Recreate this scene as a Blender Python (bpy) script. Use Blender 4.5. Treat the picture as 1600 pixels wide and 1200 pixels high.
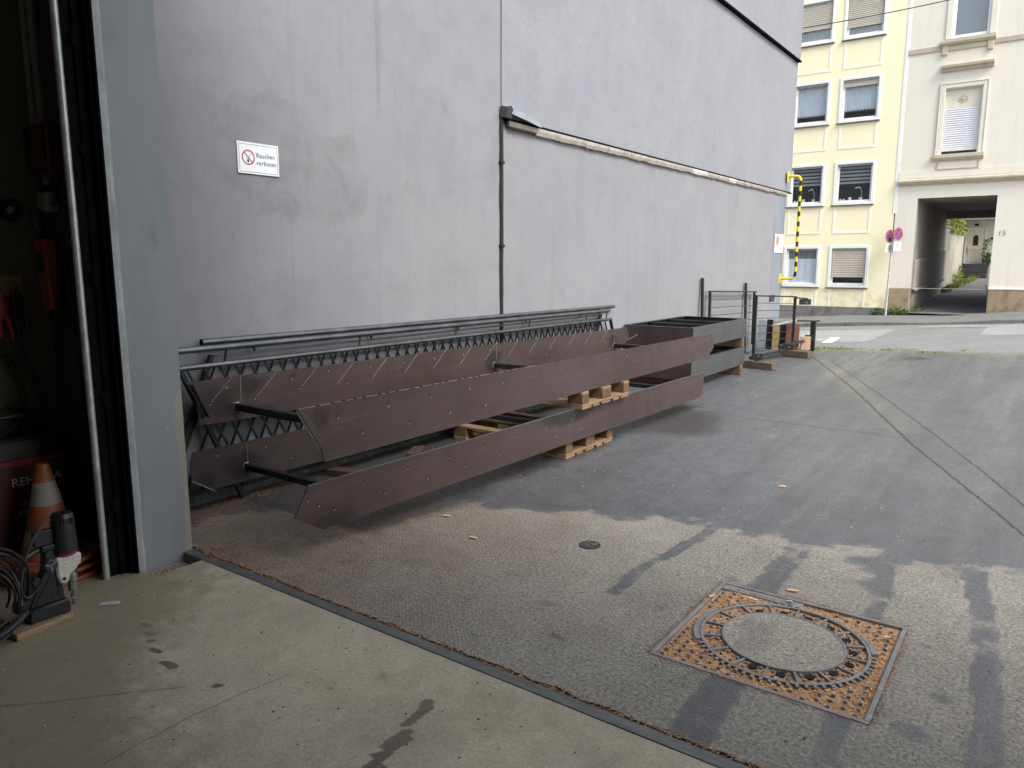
import bpy, bmesh, math, random
import numpy as np
from mathutils import Vector, Matrix
random.seed(7); np.random.seed(7)
R = math.radians
scene = bpy.context.scene
for _o in list(bpy.data.objects): bpy.data.objects.remove(_o, do_unlink=True)
C = scene.collection

# ---------------------------------------------------------------- camera, sky, sun, exposure
cam_d = bpy.data.cameras.new('camera'); cam = bpy.data.objects.new('camera', cam_d); C.objects.link(cam)
cam.location = (4.5, -2.2, 1.6); cam.rotation_euler = (R(90 - 9.263), 0, R(35.758))
cam_d.sensor_width = 36; cam_d.lens = 1165 / 1600 * 36; cam_d.clip_start = .05; cam_d.clip_end = 800
scene.camera = cam
world = bpy.data.worlds.new("World"); scene.world = world; world.use_nodes = True
wn = world.node_tree.nodes; wl = world.node_tree.links; wn.clear()
SUN_EL, SUN_AZ = 47, 110            # azimuth measured from +y towards +x
sky = wn.new('ShaderNodeTexSky'); sky.sky_type = 'NISHITA'; sky.sun_disc = False
sky.sun_elevation = R(SUN_EL); sky.sun_rotation = R(SUN_AZ); sky.air_density = 1.6; sky.dust_density = 3.0; sky.ozone_density = 1.5
hs = wn.new('ShaderNodeHueSaturation'); hs.inputs['Saturation'].default_value = .55
bg = wn.new('ShaderNodeBackground'); bg.inputs['Strength'].default_value = .15
wo = wn.new('ShaderNodeOutputWorld')
wl.new(sky.outputs[0], hs.inputs['Color']); wl.new(hs.outputs[0], bg.inputs['Color']); wl.new(bg.outputs[0], wo.inputs['Surface'])
sun_d = bpy.data.lights.new('sun', 'SUN'); sun_d.energy = 1.5; sun_d.angle = R(24); sun_d.color = (1, .97, .93)
sun = bpy.data.objects.new('sun', sun_d); C.objects.link(sun)
sun.rotation_euler = Vector((-math.sin(R(SUN_AZ)) * math.cos(R(SUN_EL)), -math.cos(R(SUN_AZ)) * math.cos(R(SUN_EL)), -math.sin(R(SUN_EL)))).to_track_quat('-Z', 'Y').to_euler()
vs = scene.view_settings; vs.view_transform = 'Standard'; vs.look = 'None'; vs.exposure = 1.06; vs.gamma = 1.0; vs.use_curve_mapping = False

# ---------------------------------------------------------------- helpers
class MB:
    """collects shapes for one mesh"""
    def __init__(s): s.v = []; s.f = []
    def add(s, vs_, fs):
        b = len(s.v); s.v += [tuple(p) for p in vs_]; s.f += [tuple(b + i for i in f) for f in fs]; return s
    def box(s, x0, x1, y0, y1, z0, z1):
        return s.add([(x0,y0,z0),(x1,y0,z0),(x1,y1,z0),(x0,y1,z0),(x0,y0,z1),(x1,y0,z1),(x1,y1,z1),(x0,y1,z1)],
                     [(0,3,2,1),(4,5,6,7),(0,1,5,4),(1,2,6,5),(2,3,7,6),(3,0,4,7)])
    def obox(s, c, a, b, d):
        c, a, b, d = map(Vector, (c, a, b, d))
        P = [c + i*a + j*b + k*d for k in (-1,1) for (i,j) in ((-1,-1),(1,-1),(1,1),(-1,1))]
        return s.add(P, [(0,3,2,1),(4,5,6,7),(0,1,5,4),(1,2,6,5),(2,3,7,6),(3,0,4,7)])
    def beam(s, p, q, w, h, up=(0,0,1)):
        p, q = Vector(p), Vector(q); d = (q-p); L = d.length; d.normalize(); u = Vector(up)
        if abs(d.dot(u)) > .98: u = Vector((0,1,0))
        r = d.cross(u).normalized(); u = r.cross(d).normalized()
        return s.obox((p+q)/2, r*w/2, d*L/2, u*h/2)
    def prism(s, poly, vec):
        n = len(poly); P = [Vector(p) for p in poly]; vec = Vector(vec); Q = [p + vec for p in P]
        return s.add(P + Q, [tuple(range(n-1,-1,-1)), tuple(range(n, 2*n))] + [(i,(i+1)%n,n+(i+1)%n,n+i) for i in range(n)])
    def tube(s, pts, r, n=8, cap=True):
        P = [Vector(p) for p in pts]; m = len(P); rs = r if isinstance(r, (list,tuple)) else [r]*m
        t0 = (P[1]-P[0]).normalized(); u = Vector((0,0,1)) if abs(t0.z) < .9 else Vector((1,0,0)); nn = t0.cross(u).normalized()
        V = []
        for i in range(m):
            t = (P[min(i+1,m-1)]-P[max(i-1,0)]).normalized(); nn = (nn - t*nn.dot(t)).normalized(); b = t.cross(nn)
            for k in range(n):
                a = 2*math.pi*k/n; V.append(P[i] + (nn*math.cos(a) + b*math.sin(a))*rs[i])
        F = [(i*n+k, i*n+(k+1)%n, (i+1)*n+(k+1)%n, (i+1)*n+k) for i in range(m-1) for k in range(n)]
        if cap: F += [tuple(range(n-1,-1,-1)), tuple(range((m-1)*n, m*n))]
        return s.add(V, F)
    def lathe(s, prof, c=(0,0,0), n=24):
        c = Vector(c); V = [c + Vector((r*math.cos(2*math.pi*k/n), r*math.sin(2*math.pi*k/n), z)) for r, z in prof for k in range(n)]
        m = len(prof)
        F = [(i*n+k, i*n+(k+1)%n, (i+1)*n+(k+1)%n, (i+1)*n+k) for i in range(m-1) for k in range(n)]
        F += [tuple(range(n-1,-1,-1)), tuple(range((m-1)*n, m*n))]
        return s.add(V, F)
    def ring(s, c, ax, ay, r0, r1, dz, n=32):
        c, ax, ay, dz = map(Vector, (c, ax, ay, dz)); V = []
        for k in range(n):
            a = 2*math.pi*k/n; d = ax*math.cos(a) + ay*math.sin(a)
            V += [c + d*r0, c + d*r1, c + d*r1 + dz, c + d*r0 + dz]
        F = []
        for k in range(n):
            j = (k+1) % n
            for q in range(4): F.append((4*k+q, 4*k+(q+1)%4, 4*j+(q+1)%4, 4*j+q))
        return s.add(V, F)
    def disc(s, c, ax, ay, r, dz, n=24):
        c, ax, ay = map(Vector, (c, ax, ay))
        return s.prism([c + (ax*math.cos(2*math.pi*k/n) + ay*math.sin(2*math.pi*k/n))*r for k in range(n)], dz)

def smooth_path(pts, k=6):
    P = [Vector(p) for p in pts]; out = []
    for i in range(len(P)-1):
        a, b, c_, d = P[max(i-1,0)], P[i], P[i+1], P[min(i+2,len(P)-1)]
        for j in range(k):
            t = j/k; out.append(.5*((2*b) + (c_-a)*t + (2*a-5*b+4*c_-d)*t*t + (3*b-a-3*c_+d)*t**3))
    return out + [P[-1]]

def root_loc(o):
    while o.parent: o = o.parent
    return o.location
def mesh_of(name, mb, bevel=0, smooth=True, off=(0,0,0), fix=True):
    off = Vector(off)
    me = bpy.data.meshes.new(name); me.from_pydata([tuple(Vector(p) - off) for p in mb.v], [], mb.f)
    bm = bmesh.new(); bm.from_mesh(me)
    if fix: bmesh.ops.recalc_face_normals(bm, faces=bm.faces)
    if bevel:
        es = [e for e in bm.edges if len(e.link_faces) == 2 and e.calc_face_angle(0) > .5]
        bmesh.ops.bevel(bm, geom=es, offset=bevel, segments=1, affect='EDGES', profile=.5)
    bm.to_mesh(me); bm.free()
    if smooth:
        me.polygons.foreach_set('use_smooth', [True]*len(me.polygons)); me.set_sharp_from_angle(angle=R(35))
    return me
def props(o, label=None, cat=None, group=None, kind=None):
    if label: o['label'] = label
    if cat: o['category'] = cat
    if group: o['group'] = group
    if kind: o['kind'] = kind
    return o
def obj(name, mb, mat, parent=None, bevel=0, smooth=True, local=False, fix=True, **kw):
    off = root_loc(parent) if (parent and not local) else (0,0,0)
    me = mb if isinstance(mb, bpy.types.Mesh) else mesh_of(name, mb, bevel, smooth, off, fix)
    o = bpy.data.objects.new(name, me); C.objects.link(o)
    if mat and not me.materials: me.materials.append(mat)
    if parent: o.parent = parent
    return props(o, **kw)
def thing(name, label, cat, loc=(0,0,0), rot=0, group=None):
    o = bpy.data.objects.new(name, None); C.objects.link(o); o.location = loc; o.rotation_euler = (0,0,rot); o.empty_display_size = .1
    return props(o, label, cat, group)
def copy_tree(o, parent=None):
    c = o.copy(); C.objects.link(c); c.parent = parent
    for ch in [x for x in bpy.data.objects if x.parent == o]: copy_tree(ch, c)
    return c
def text_mb(body, size, origin, ax, ay, depth=.001, bold=False, align='LEFT', sx=1, track=1.0):
    cu = bpy.data.curves.new('txt', 'FONT'); cu.body = body; cu.size = size; cu.align_x = align; cu.resolution_u = 3; cu.space_character = track
    if bold: cu.offset = size*.007
    t = bpy.data.objects.new('txt', cu); C.objects.link(t); bpy.context.view_layer.update()
    me = bpy.data.meshes.new_from_object(t.evaluated_get(bpy.context.evaluated_depsgraph_get()))
    o_, ax, ay = Vector(origin), Vector(ax).normalized(), Vector(ay).normalized(); n = ax.cross(ay)
    mb = MB(); mb.add([o_ + ax*v.co.x*sx + ay*v.co.y + n*depth for v in me.vertices], [tuple(p.vertices) for p in me.polygons])
    bpy.data.objects.remove(t, do_unlink=True); bpy.data.curves.remove(cu); bpy.data.meshes.remove(me)
    return mb

# value noise in numpy, for wetness / stain attributes
def vnoise(x, y, seed):
    rng = np.random.RandomState(seed); T = rng.rand(256,256)
    xi = np.floor(x).astype(int); yi = np.floor(y).astype(int); fx = x-xi; fy = y-yi
    fx = fx*fx*(3-2*fx); fy = fy*fy*(3-2*fy); g = lambda a, b: T[a % 256, b % 256]
    return (g(xi,yi)*(1-fx)+g(xi+1,yi)*fx)*(1-fy) + (g(xi,yi+1)*(1-fx)+g(xi+1,yi+1)*fx)*fy
def fbm(x, y, sc, seed, octv=4):
    t = 0; a = 1; n = 0
    for i in range(octv): t = t + a*vnoise(x*sc*2**i, y*sc*2**i, seed+i); n += a; a *= .5
    return t/n
def sstep(a, b, x): t = np.clip((x-a)/(b-a), 0, 1); return t*t*(3-2*t)
def seg_dist(x, y, pts):
    d = np.full(x.shape, 1e9)
    for (ax, ay), (bx, by) in zip(pts[:-1], pts[1:]):
        dx, dy = bx-ax, by-ay; t = np.clip(((x-ax)*dx+(y-ay)*dy)/(dx*dx+dy*dy), 0, 1)
        d = np.minimum(d, np.hypot(x-ax-t*dx, y-ay-t*dy))
    return d
def inside(x, y, poly):
    r = np.zeros(x.shape, bool); n = len(poly)
    for i in range(n):
        (ax, ay), (bx, by) = poly[i], poly[(i+1) % n]
        c = ((ay > y) != (by > y)) & (x < (bx-ax)*(y-ay)/((by-ay) if by != ay else 1e-9)+ax); r ^= c
    return r
def sdf(x, y, poly): d = seg_dist(x, y, poly + [poly[0]]); return np.where(inside(x, y, poly), d, -d)
def set_attr(me, name, arr):
    a = me.attributes.new(name, 'FLOAT', 'POINT'); a.data.foreach_set('value', np.asarray(arr, np.float32))
def grid_mesh(name, P, keep=None):
    """P: (n,m,3) array of points -> mesh, optional mask of kept cells"""
    n, m, _ = P.shape; idx = np.arange(n*m).reshape(n, m)
    F = np.stack([idx[:-1,:-1], idx[1:,:-1], idx[1:,1:], idx[:-1,1:]], -1)
    F = F[keep] if keep is not None else F.reshape(-1, 4)
    me = bpy.data.meshes.new(name); me.from_pydata(P.reshape(-1,3).tolist(), [], F.tolist())
    me.polygons.foreach_set('use_smooth', [True]*len(me.polygons))
    return me

# ---------------------------------------------------------------- materials
class NT:
    def __init__(s, name):
        s.m = bpy.data.materials.new(name); s.m.use_nodes = True; s.t = s.m.node_tree; s.n = s.t.nodes; s.l = s.t.links
        s.b = s.n['Principled BSDF']; s.out = s.n['Material Output']
        s.co = s.n.new('ShaderNodeTexCoord').outputs['Object']
    def set(s, **k):
        for a, v in k.items(): s._in(s.b.inputs[a.replace('_', ' ')], v)
        return s
    def _in(s, i, v):
        if isinstance(v, bpy.types.NodeSocket): s.l.new(v, i)
        elif v is not None:
            if i.type == 'RGBA' and len(v) == 3: v = (*v, 1)
            i.default_value = v
    def map(s, scale=(1,1,1), loc=(0,0,0), rot=(0,0,0), co=None):
        n = s.n.new('ShaderNodeMapping'); s.l.new(co or s.co, n.inputs[0]); n.inputs['Scale'].default_value = scale; n.inputs['Location'].default_value = loc; n.inputs['Rotation'].default_value = rot
        return n.outputs[0]
    def noise(s, scale, detail=6, rough=.6, co=None, dist=0):
        n = s.n.new('ShaderNodeTexNoise'); s.l.new(co or s.co, n.inputs['Vector']); n.inputs['Scale'].default_value = scale
        n.inputs['Detail'].default_value = detail; n.inputs['Roughness'].default_value = rough; n.inputs['Distortion'].default_value = dist
        return n.outputs['Fac']
    def voro(s, scale, co=None, feature='F1', out='Distance'):
        n = s.n.new('ShaderNodeTexVoronoi'); n.feature = feature; s.l.new(co or s.co, n.inputs['Vector']); n.inputs['Scale'].default_value = scale
        return n.outputs[out]
    def ramp(s, f, *stops):
        n = s.n.new('ShaderNodeValToRGB'); s.l.new(f, n.inputs[0]); e = n.color_ramp.elements
        while len(e) < len(stops): e.new(.5)
        for q, (p, c) in zip(e, stops):
            q.position = p; q.color = (c, c, c, 1) if isinstance(c, (int,float)) else (*c, 1)
        return n.outputs[0]
    def mr(s, f, a, b, c=0, d=1):
        n = s.n.new('ShaderNodeMapRange'); s._in(n.inputs[0], f)
        for i, v in enumerate((a, b, c, d)): s._in(n.inputs[i+1], v)
        return n.outputs[0]
    def math(s, op, a, b=None, c=None):
        n = s.n.new('ShaderNodeMath'); n.operation = op; s._in(n.inputs[0], a)
        if b is not None: s._in(n.inputs[1], b)
        if c is not None: s._in(n.inputs[2], c)
        return n.outputs[0]
    def mix(s, f, a, b, mode='MIX'):
        n = s.n.new('ShaderNodeMix'); n.data_type = 'RGBA'; n.blend_type = mode; s._in(n.inputs[0], f); s._in(n.inputs[6], a); s._in(n.inputs[7], b)
        return n.outputs[2]
    def attr(s, name):
        n = s.n.new('ShaderNodeAttribute'); n.attribute_name = name; return n.outputs['Fac']
    def sep(s, co=None):
        n = s.n.new('ShaderNodeSeparateXYZ'); s.l.new(co or s.co, n.inputs[0]); return n.outputs
    def bump(s, h, strength=.3, dist=.01, prev=None):
        n = s.n.new('ShaderNodeBump'); s._in(n.inputs['Height'], h); n.inputs['Strength'].default_value = strength; n.inputs['Distance'].default_value = dist
        if prev is not None: s.l.new(prev, n.inputs['Normal'])
        return n.outputs[0]
def dim(c, k): return tuple(min(1, max(0, v*k)) for v in c)
def simple(name, col, rough=.6, metal=0, var=.2, scale=5, bump=0, bscale=80, stretch=(1,1,1), spec=.5, col2=None, detail=7, bdist=.004):
    """noise-mottled material: large blotches, fine grain, roughness variation, bump"""
    k = NT(name); co = k.map(stretch)
    a = k.noise(scale, detail, .62, co); g = k.noise(scale*9, 4, .6, co)
    c = k.mix(k.mr(a, .3, .7), dim(col, 1-var), col2 or dim(col, 1+var))
    c = k.mix(k.mr(g, .25, .75, .0, var*1.2), c, dim(col, .55))
    k.set(Base_Color=c, Metallic=metal, Roughness=k.mr(a, .3, .7, max(.05, rough-.1), min(1, rough+.1)))
    k.b.inputs['Specular IOR Level'].default_value = spec
    if bump: k.set(Normal=k.bump(k.noise(bscale, 5, .6, co), bump, bdist))
    return k.m

def ground_mat(name, dry, wetc, dryr=.9, wetr=(.2, .55), fabric=True, cracks=(), coarse=1.0, crack_k=.85, lanes=0.0, stain_shade_col=(.040,.035,.031)):
    k = NT(name)
    wet = k.attr('wet'); stain_shade = k.attr('stain_shade')
    n1 = k.noise(1.3, 8, .65); n2 = k.noise(9, 8, .7); n3 = k.noise(62, 5, .75); n4 = k.noise(190, 3, .7)
    w = k.math('ADD', wet, k.math('MULTIPLY', k.math('SUBTRACT', n2, .5), 1.15))
    w = k.math('ADD', w, k.math('MULTIPLY', k.math('SUBTRACT', n3, .5), .75))
    w = k.mr(w, .44, .60)
    c = k.mix(k.mr(n1, .3, .7), dim(dry, .86), dim(dry, 1.12))
    c = k.mix(k.mr(n2, .35, .7, 0, .45), c, dim((dry[0], dry[1]*.94, dry[2]*.86), .66)); n5 = k.noise(3.6, 7, .68, dist=.8); c = k.mix(k.mr(n5, .50, .72, 0, .38), c, dim(dry, .58)); c = k.mix(k.mr(n5, .42, .26, 0, .30), c, dim(dry, 1.3))
    pit = k.mr(k.voro(140), .16, .30, .62, 1.0); pit2 = k.mr(k.voro(62), .10, .24, .45, 1.0); grain = k.math('MULTIPLY', k.math('MULTIPLY', k.mr(n4, .3, .7, .62, 1.38), k.math('ADD', k.math('MULTIPLY', pit, .6), .4)), k.math('ADD', k.math('MULTIPLY', pit2, k.mr(n2, .35, .7, .1, .8)), k.mr(n2, .35, .7, .95, .3))); grain2 = k.mr(n3, .30, .70, .40, 1.68)
    cw = k.mix(k.mr(n1, .3, .7), dim(wetc, .85), dim(wetc, 1.15))
    cw = k.mix(k.mr(n2, .45, .75, 0, .4), cw, dim(wetc, 1.3)); cw = k.mix(k.mr(n5, .45, .7, 0, .55), cw, dim(wetc, .55))
    lane = k.noise(1.0, 6, .6, k.map((4.2, .32, 1), rot=(0, 0, .02))); lane2 = k.noise(1.0, 5, .6, k.map((13, .5, 1)))
    cw = k.mix(k.mr(lane, .48, .70, 0, .42*lanes), cw, dim(wetc, 1.6)); cw = k.mix(k.mr(lane, .46, .32, 0, .42*lanes), cw, dim(wetc, .6)); cw = k.mix(k.mr(lane2, .55, .74, 0, .28*lanes), cw, dim(wetc, .6))
    c = k.mix(k.mr(lane2, .56, .74, 0, .25*lanes), c, dim(dry, .62))
    br = k.mr(k.math('ADD', k.attr('brown'), k.math('MULTIPLY', k.math('SUBTRACT', n5, .5), .9)), .2, .9, 0, .85); c = k.mix(br, c, k.mix(k.mr(n2, .35, .65), (.155,.115,.085), (.235,.185,.14))); cw = k.mix(k.math('MULTIPLY', br, .5), cw, (.085,.072,.06)); cw = k.mix(k.mr(k.voro(88), .14, .05, 0, .55), cw, dim(wetc, 3.2))  # bright dots paint sparkle highlights into the wet colour
    c = k.mix(w, c, cw)
    gg = k.math('MULTIPLY', grain, grain2)
    if coarse < 1: gg = k.math('ADD', k.math('MULTIPLY', gg, coarse), 1-coarse)
    c = k.mix(1.0, c, k.ramp(k.math('MULTIPLY', gg, .5), (0, 0.0), (1, 1.0)), 'MULTIPLY')
    c = k.mix(1.0, c, (2, 2, 2), 'MULTIPLY')
    # pale grit specks
    sp = k.voro(95); spk = k.mr(sp, .10, .06, 0, 1); rare = k.mr(k.noise(23, 3), .62, .7)
    c = k.mix(k.math('MULTIPLY', k.math('MULTIPLY', spk, rare), .55), c, (.55, .53, .48))
    # rusty / oily stains, plus the shade painted under the stair stack
    c = k.mix(k.math('MULTIPLY', k.mr(k.math('ADD', stain_shade, k.math('MULTIPLY', k.math('SUBTRACT', n2, .5), .8)), .35, .75), .82), c, k.mix(k.mr(n5, .3, .7), k.mix(k.mr(n2, .3, .7), dim(stain_shade_col, .62), dim(stain_shade_col, .95)), k.mix(k.mr(n3, .3, .7), dim(stain_shade_col, .9), dim(stain_shade_col, 1.35))))
    moss = k.attr('moss')
    c = k.mix(k.math('MULTIPLY', k.mr(k.math('ADD', moss, k.math('MULTIPLY', k.math('SUBTRACT', n2, .5), .7)), .3, .9), .6), c, (.20, .19, .12))
    h = k.math('ADD', k.math('MULTIPLY', n4, .5), k.math('MULTIPLY', n3, 1.0))
    sx, sy, sz = k.sep()
    crack = None
    for pts, wd in cracks:
        for (ax, ay), (bx, by) in zip(pts[:-1], pts[1:]):
            dx, dy = bx-ax, by-ay; L = math.hypot(dx, dy); nx, ny = -dy/L, dx/L
            off = k.math('ADD', k.math('MULTIPLY', sx, nx), k.math('MULTIPLY', sy, ny))
            off = k.math('ADD', off, -(ax*nx+ay*ny)); off = k.math('ADD', off, k.math('MULTIPLY', k.math('SUBTRACT', n2, .5), .05))
            al = k.math('ADD', k.math('MULTIPLY', sx, dx/L), k.math('MULTIPLY', sy, dy/L)); al = k.math('ADD', al, -(ax*dx+ay*dy)/L)
            msk = k.mr(k.math('ABSOLUTE', off), wd*.5, wd, 1, 0)
            msk = k.math('MULTIPLY', msk, k.math('MULTIPLY', k.math('GREATER_THAN', al, 0.0), k.math('LESS_THAN', al, L)))
            crack = msk if crack is None else k.math('MAXIMUM', crack, msk)
    if crack is not None:
        c = k.mix(k.math('MULTIPLY', crack, crack_k), c, (.022, .022, .018)); h = k.math('SUBTRACT', h, k.math('MULTIPLY', crack, 2))
    nrm = k.bump(h, .15+.75*coarse, .007)
    if fabric:   # waffle imprint of the cast surface
        wob = k.math('MULTIPLY', n2, .02); u = k.math('SINE', k.math('MULTIPLY', k.math('ADD', sx, wob), 250)); v = k.math('SINE', k.math('MULTIPLY', k.math('ADD', sy, wob), 250))
        f = k.math('MULTIPLY', k.math('MULTIPLY', u, v), k.math('MULTIPLY', k.attr('fabric'), k.mr(n3, .35, .6, .1, 1)))
        c = k.mix(k.mr(f, .25, .8, 0, .42), c, dim(dry, .25))
        nrm = k.bump(f, .35, .005, nrm)
    rw = k.math('ADD', k.mr(n2, .3, .7, wetr[0], wetr[1]), k.mr(lane, .42, .62, .10*lanes, -.06*lanes))
    k.set(Base_Color=c, Roughness=k.mr(w, 0, 1, dryr, rw), Normal=nrm)
    k.l.new(k.mr(w, 0, 1, .35, .62), k.b.inputs['Specular IOR Level'])
    return k.m

def render_wall(name, col, col2, dark, streak=.5, bump=.25, bscale=55, bdist=.006):
    k = NT(name)
    st = k.map((1, 5.5, .35)); blo = k.noise(1.1, 8, .62, dist=.4); bl2 = k.noise(3.2, 8, .7, dist=.6); s1 = k.noise(1.6, 7, .6, st); s2 = k.noise(6, 6, .65, st); g = k.noise(150, 4, .6); tr = k.noise(18, 6, .7, k.map((1, 1, .4)))
    c = k.mix(k.mr(blo, .32, .68), col, col2)
    c = k.mix(k.mr(bl2, .48, .72, 0, .30), c, dark)
    c = k.mix(k.mr(s1, .50, .78, 0, .38*streak), c, dark)
    c = k.mix(k.mr(s2, .52, .8, 0, .30*streak), c, dim(col2, 1.18))
    c = k.mix(k.mr(tr, .55, .8, 0, .22), c, dim(dark, .9))
    a = k.math('ADD', k.attr('stain_shade'), k.math('MULTIPLY', k.math('SUBTRACT', bl2, .5), .9)); a = k.math('ADD', a, k.math('MULTIPLY', k.math('SUBTRACT', tr, .5), .4))
    c = k.mix(k.mr(a, .25, .95, 0, .62), c, dim(dark, .80)); c = k.mix(k.mr(k.math('ADD', k.attr('scuff'), k.math('MULTIPLY', k.math('SUBTRACT', tr, .5), 1.3)), .45, .6, 0, .7), c, dim(col2, 1.75))
    c = k.mix(k.mr(g, .3, .7, 0, .16), c, dim(dark, .75))
    s3 = k.noise(1.0, 5, .6, k.map((1, 26, .55))); c = k.mix(k.math('MULTIPLY', k.mr(s3, .58, .76), k.mr(blo, .38, .6, .02, .32)), c, dark)
    s4 = k.noise(1.0, 6, .6, k.map((1, 9, .22))); c = k.mix(k.mr(s4, .60, .75, 0, .20), c, dim(dark, .9))
    wp = k.n.new('ShaderNodeVectorMath'); wp.operation = 'ADD'; k.l.new(k.co, wp.inputs[0]); nv = k.n.new('ShaderNodeTexNoise'); nv.inputs['Scale'].default_value = 2.2; nv.inputs['Detail'].default_value = 6; k.l.new(k.co, nv.inputs['Vector']); k.l.new(nv.outputs['Color'], wp.inputs[1])
    ce = k.voro(.55, wp.outputs[0], 'DISTANCE_TO_EDGE'); ck = k.math('MULTIPLY', k.mr(ce, .0, .006, 1, 0), k.mr(bl2, .46, .58)); c = k.mix(k.math('MULTIPLY', ck, .16), c, dim(dark, .6))
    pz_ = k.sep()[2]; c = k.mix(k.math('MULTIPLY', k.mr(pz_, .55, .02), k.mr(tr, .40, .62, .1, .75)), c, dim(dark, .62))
    h = k.math('ADD', k.noise(bscale, 6, .65), k.math('MULTIPLY', bl2, 3.0)); h = k.math('SUBTRACT', h, k.math('MULTIPLY', ck, .3))
    k.set(Base_Color=c, Roughness=.85, Normal=k.bump(h, bump, bdist)); k.b.inputs['Specular IOR Level'].default_value = .3
    return k.m

def steel_plate(name, col, blot, rough=.45, metal=.35):
    k = NT(name); ob = k.n.new('ShaderNodeObjectInfo')
    a = k.noise(2.2, 7, .6, k.map((1, .6, 1)), dist=.5); b = k.noise(7, 7, .65); g = k.noise(120, 4, .6, k.map((1, .5, 1)))
    c = k.mix(k.mr(a, .32, .68), dim(col, .8), dim(col, 1.2))
    c = k.mix(k.mr(b, .55, .80, 0, .45), c, blot)
    c = k.mix(k.mr(b, .42, .28, 0, .35), c, (col[0]*1.5, col[1]*1.35, col[2]*1.3))
    c = k.mix(k.mr(g, .3, .7, 0, .25), c, dim(col, .5))
    st = k.noise(1.0, 6, .65, k.map((1, .35, 16))); c = k.mix(k.mr(st, .52, .72, 0, .42), c, dim(col, 1.55)); dr = k.noise(1.0, 6, .65, k.map((1, 11, .9))); c = k.mix(k.mr(dr, .54, .75, 0, .40), c, blot)
    rs = k.noise(4.5, 8, .7, dist=.7); c = k.mix(k.mr(rs, .60, .76, 0, .45), c, (.17, .085, .05)); sc = k.voro(9, k.map((1, .6, 3))); c = k.mix(k.math('MULTIPLY', k.mr(sc, .05, .0), .5), c, dim(col, 2.6))
    a2 = k.attr('smudge_shade'); c = k.mix(k.mr(k.math('ADD', a2, k.math('MULTIPLY', k.math('SUBTRACT', b, .5), .8)), .25, .85, 0, .75), c, dim(blot, .8))
    k.set(Base_Color=c, Metallic=metal, Roughness=k.mr(b, .3, .7, rough-.12, rough+.15), Normal=k.bump(g, .08, .002))
    return k.m

def wood(name, col, dark, axis='x', wet=0):
    k = NT(name); oi = k.n.new('ShaderNodeObjectInfo')
    sc = {'x': (1.2, 14, 14), 'y': (14, 1.2, 14), 'z': (14, 14, 1.2)}[axis]
    add = k.n.new('ShaderNodeVectorMath'); add.operation = 'ADD'; k.l.new(k.co, add.inputs[0])
    cmb = k.n.new('ShaderNodeCombineXYZ'); r = k.math('MULTIPLY', oi.outputs['Random'], 37.0)
    for i in range(3): k.l.new(r, cmb.inputs[i])
    k.l.new(cmb.outputs[0], add.inputs[1]); co = k.map(sc, co=add.outputs[0])
    a = k.noise(1.5, 8, .6, co, dist=1.2); b = k.noise(9, 6, .7, co)
    blot = k.noise(5, 6, .65, add.outputs[0])
    c = k.mix(k.mr(a, .3, .72), col, dim(col, .62)); c = k.mix(k.mr(b, .5, .75, 0, .5), c, dark)
    c = k.mix(k.mr(blot, .48, .7, 0, .6), c, dark)
    c = k.mix(k.mr(oi.outputs['Random'], 0, 1, 0, .35), c, dim(col, .55))
    k.set(Base_Color=c, Roughness=.75, Normal=k.bump(b, .4, .002)); return k.m

def glass(name, tint=(.88,.92,.95), rough=.02):
    k = NT(name); k.n.remove(k.b)
    g = k.n.new('ShaderNodeBsdfGlossy'); g.inputs['Roughness'].default_value = rough; t = k.n.new('ShaderNodeBsdfTransparent'); t.inputs[0].default_value = (*tint, 1)
    lw = k.n.new('ShaderNodeLayerWeight'); lw.inputs['Blend'].default_value = .5; fac = k.math('ADD', k.math('MULTIPLY', k.math('POWER', lw.outputs['Facing'], 4.0), .8), .17)
    k.l.new(k.bump(k.noise(2.5, 2), .03, .02), g.inputs['Normal'])
    m = k.n.new('ShaderNodeMixShader'); k.l.new(fac, m.inputs[0]); k.l.new(t.outputs[0], m.inputs[1]); k.l.new(g.outputs[0], m.inputs[2]); k.l.new(m.outputs[0], k.out.inputs[0])
    return k.m
# palette
M_WALL = render_wall('lavender_render', (.238,.237,.256), (.268,.266,.285), (.160,.158,.169), .55)
M_WALLC = render_wall('blue_grey_roughcast', (.235,.243,.270), (.268,.276,.303), (.195,.20,.222), .5, .5, 34, .008)
M_BLUE = render_wall('slate_blue_paint', (.20,.225,.27), (.23,.255,.30), (.14,.155,.18), .8)
M_PIER = None
M_BLACK = simple('black_metal', (.012,.013,.014), .45, .1, .3, 8)
M_TRACK = simple('matte_black_track', (.004,.0043,.0043), .95, 0, .3, 8, spec=.1)  # very dark matte black for door track and wall edge strips
M_RAIL = simple('dark_steel_paint', (.030,.031,.033), .38, .35, .3, 6)
M_TUBE = simple('bare_steel_tube', (.17,.175,.185), .36, .85, .3, 5)
M_GALV = simple('galvanised_steel', (.50,.52,.52), .42, .5, .25, 14)
M_ZINC = simple('zinc_sheet', (.36,.40,.44), .4, .35, .2, 6)
M_CAST = simple('cast_iron', (.27,.265,.265), .5, .3, .3, 18, .4, 140)
M_RUSTY = simple('rusty_edge', (.13,.085,.055), .85, .1, .5, 16, .6, 60)
M_TRIMW = simple('white_paint', (.80,.80,.80), .55, 0, .05, 3)
M_PVC = simple('white_pvc', (.78,.79,.82), .3, 0, .03, 3)
M_GLASS = glass('window_glass')
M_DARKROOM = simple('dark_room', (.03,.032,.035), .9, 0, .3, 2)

def H(x, y):
    """ground height: flat yard, sloping street beyond it"""
    x = np.asarray(x, float); y = np.asarray(y, float)
    return sstep(9.5, 14.5, y)*(.066*(np.clip(x, -9, 9)-1.15)-.02)
def h1(x, y): return float(H(x, y))

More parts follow.
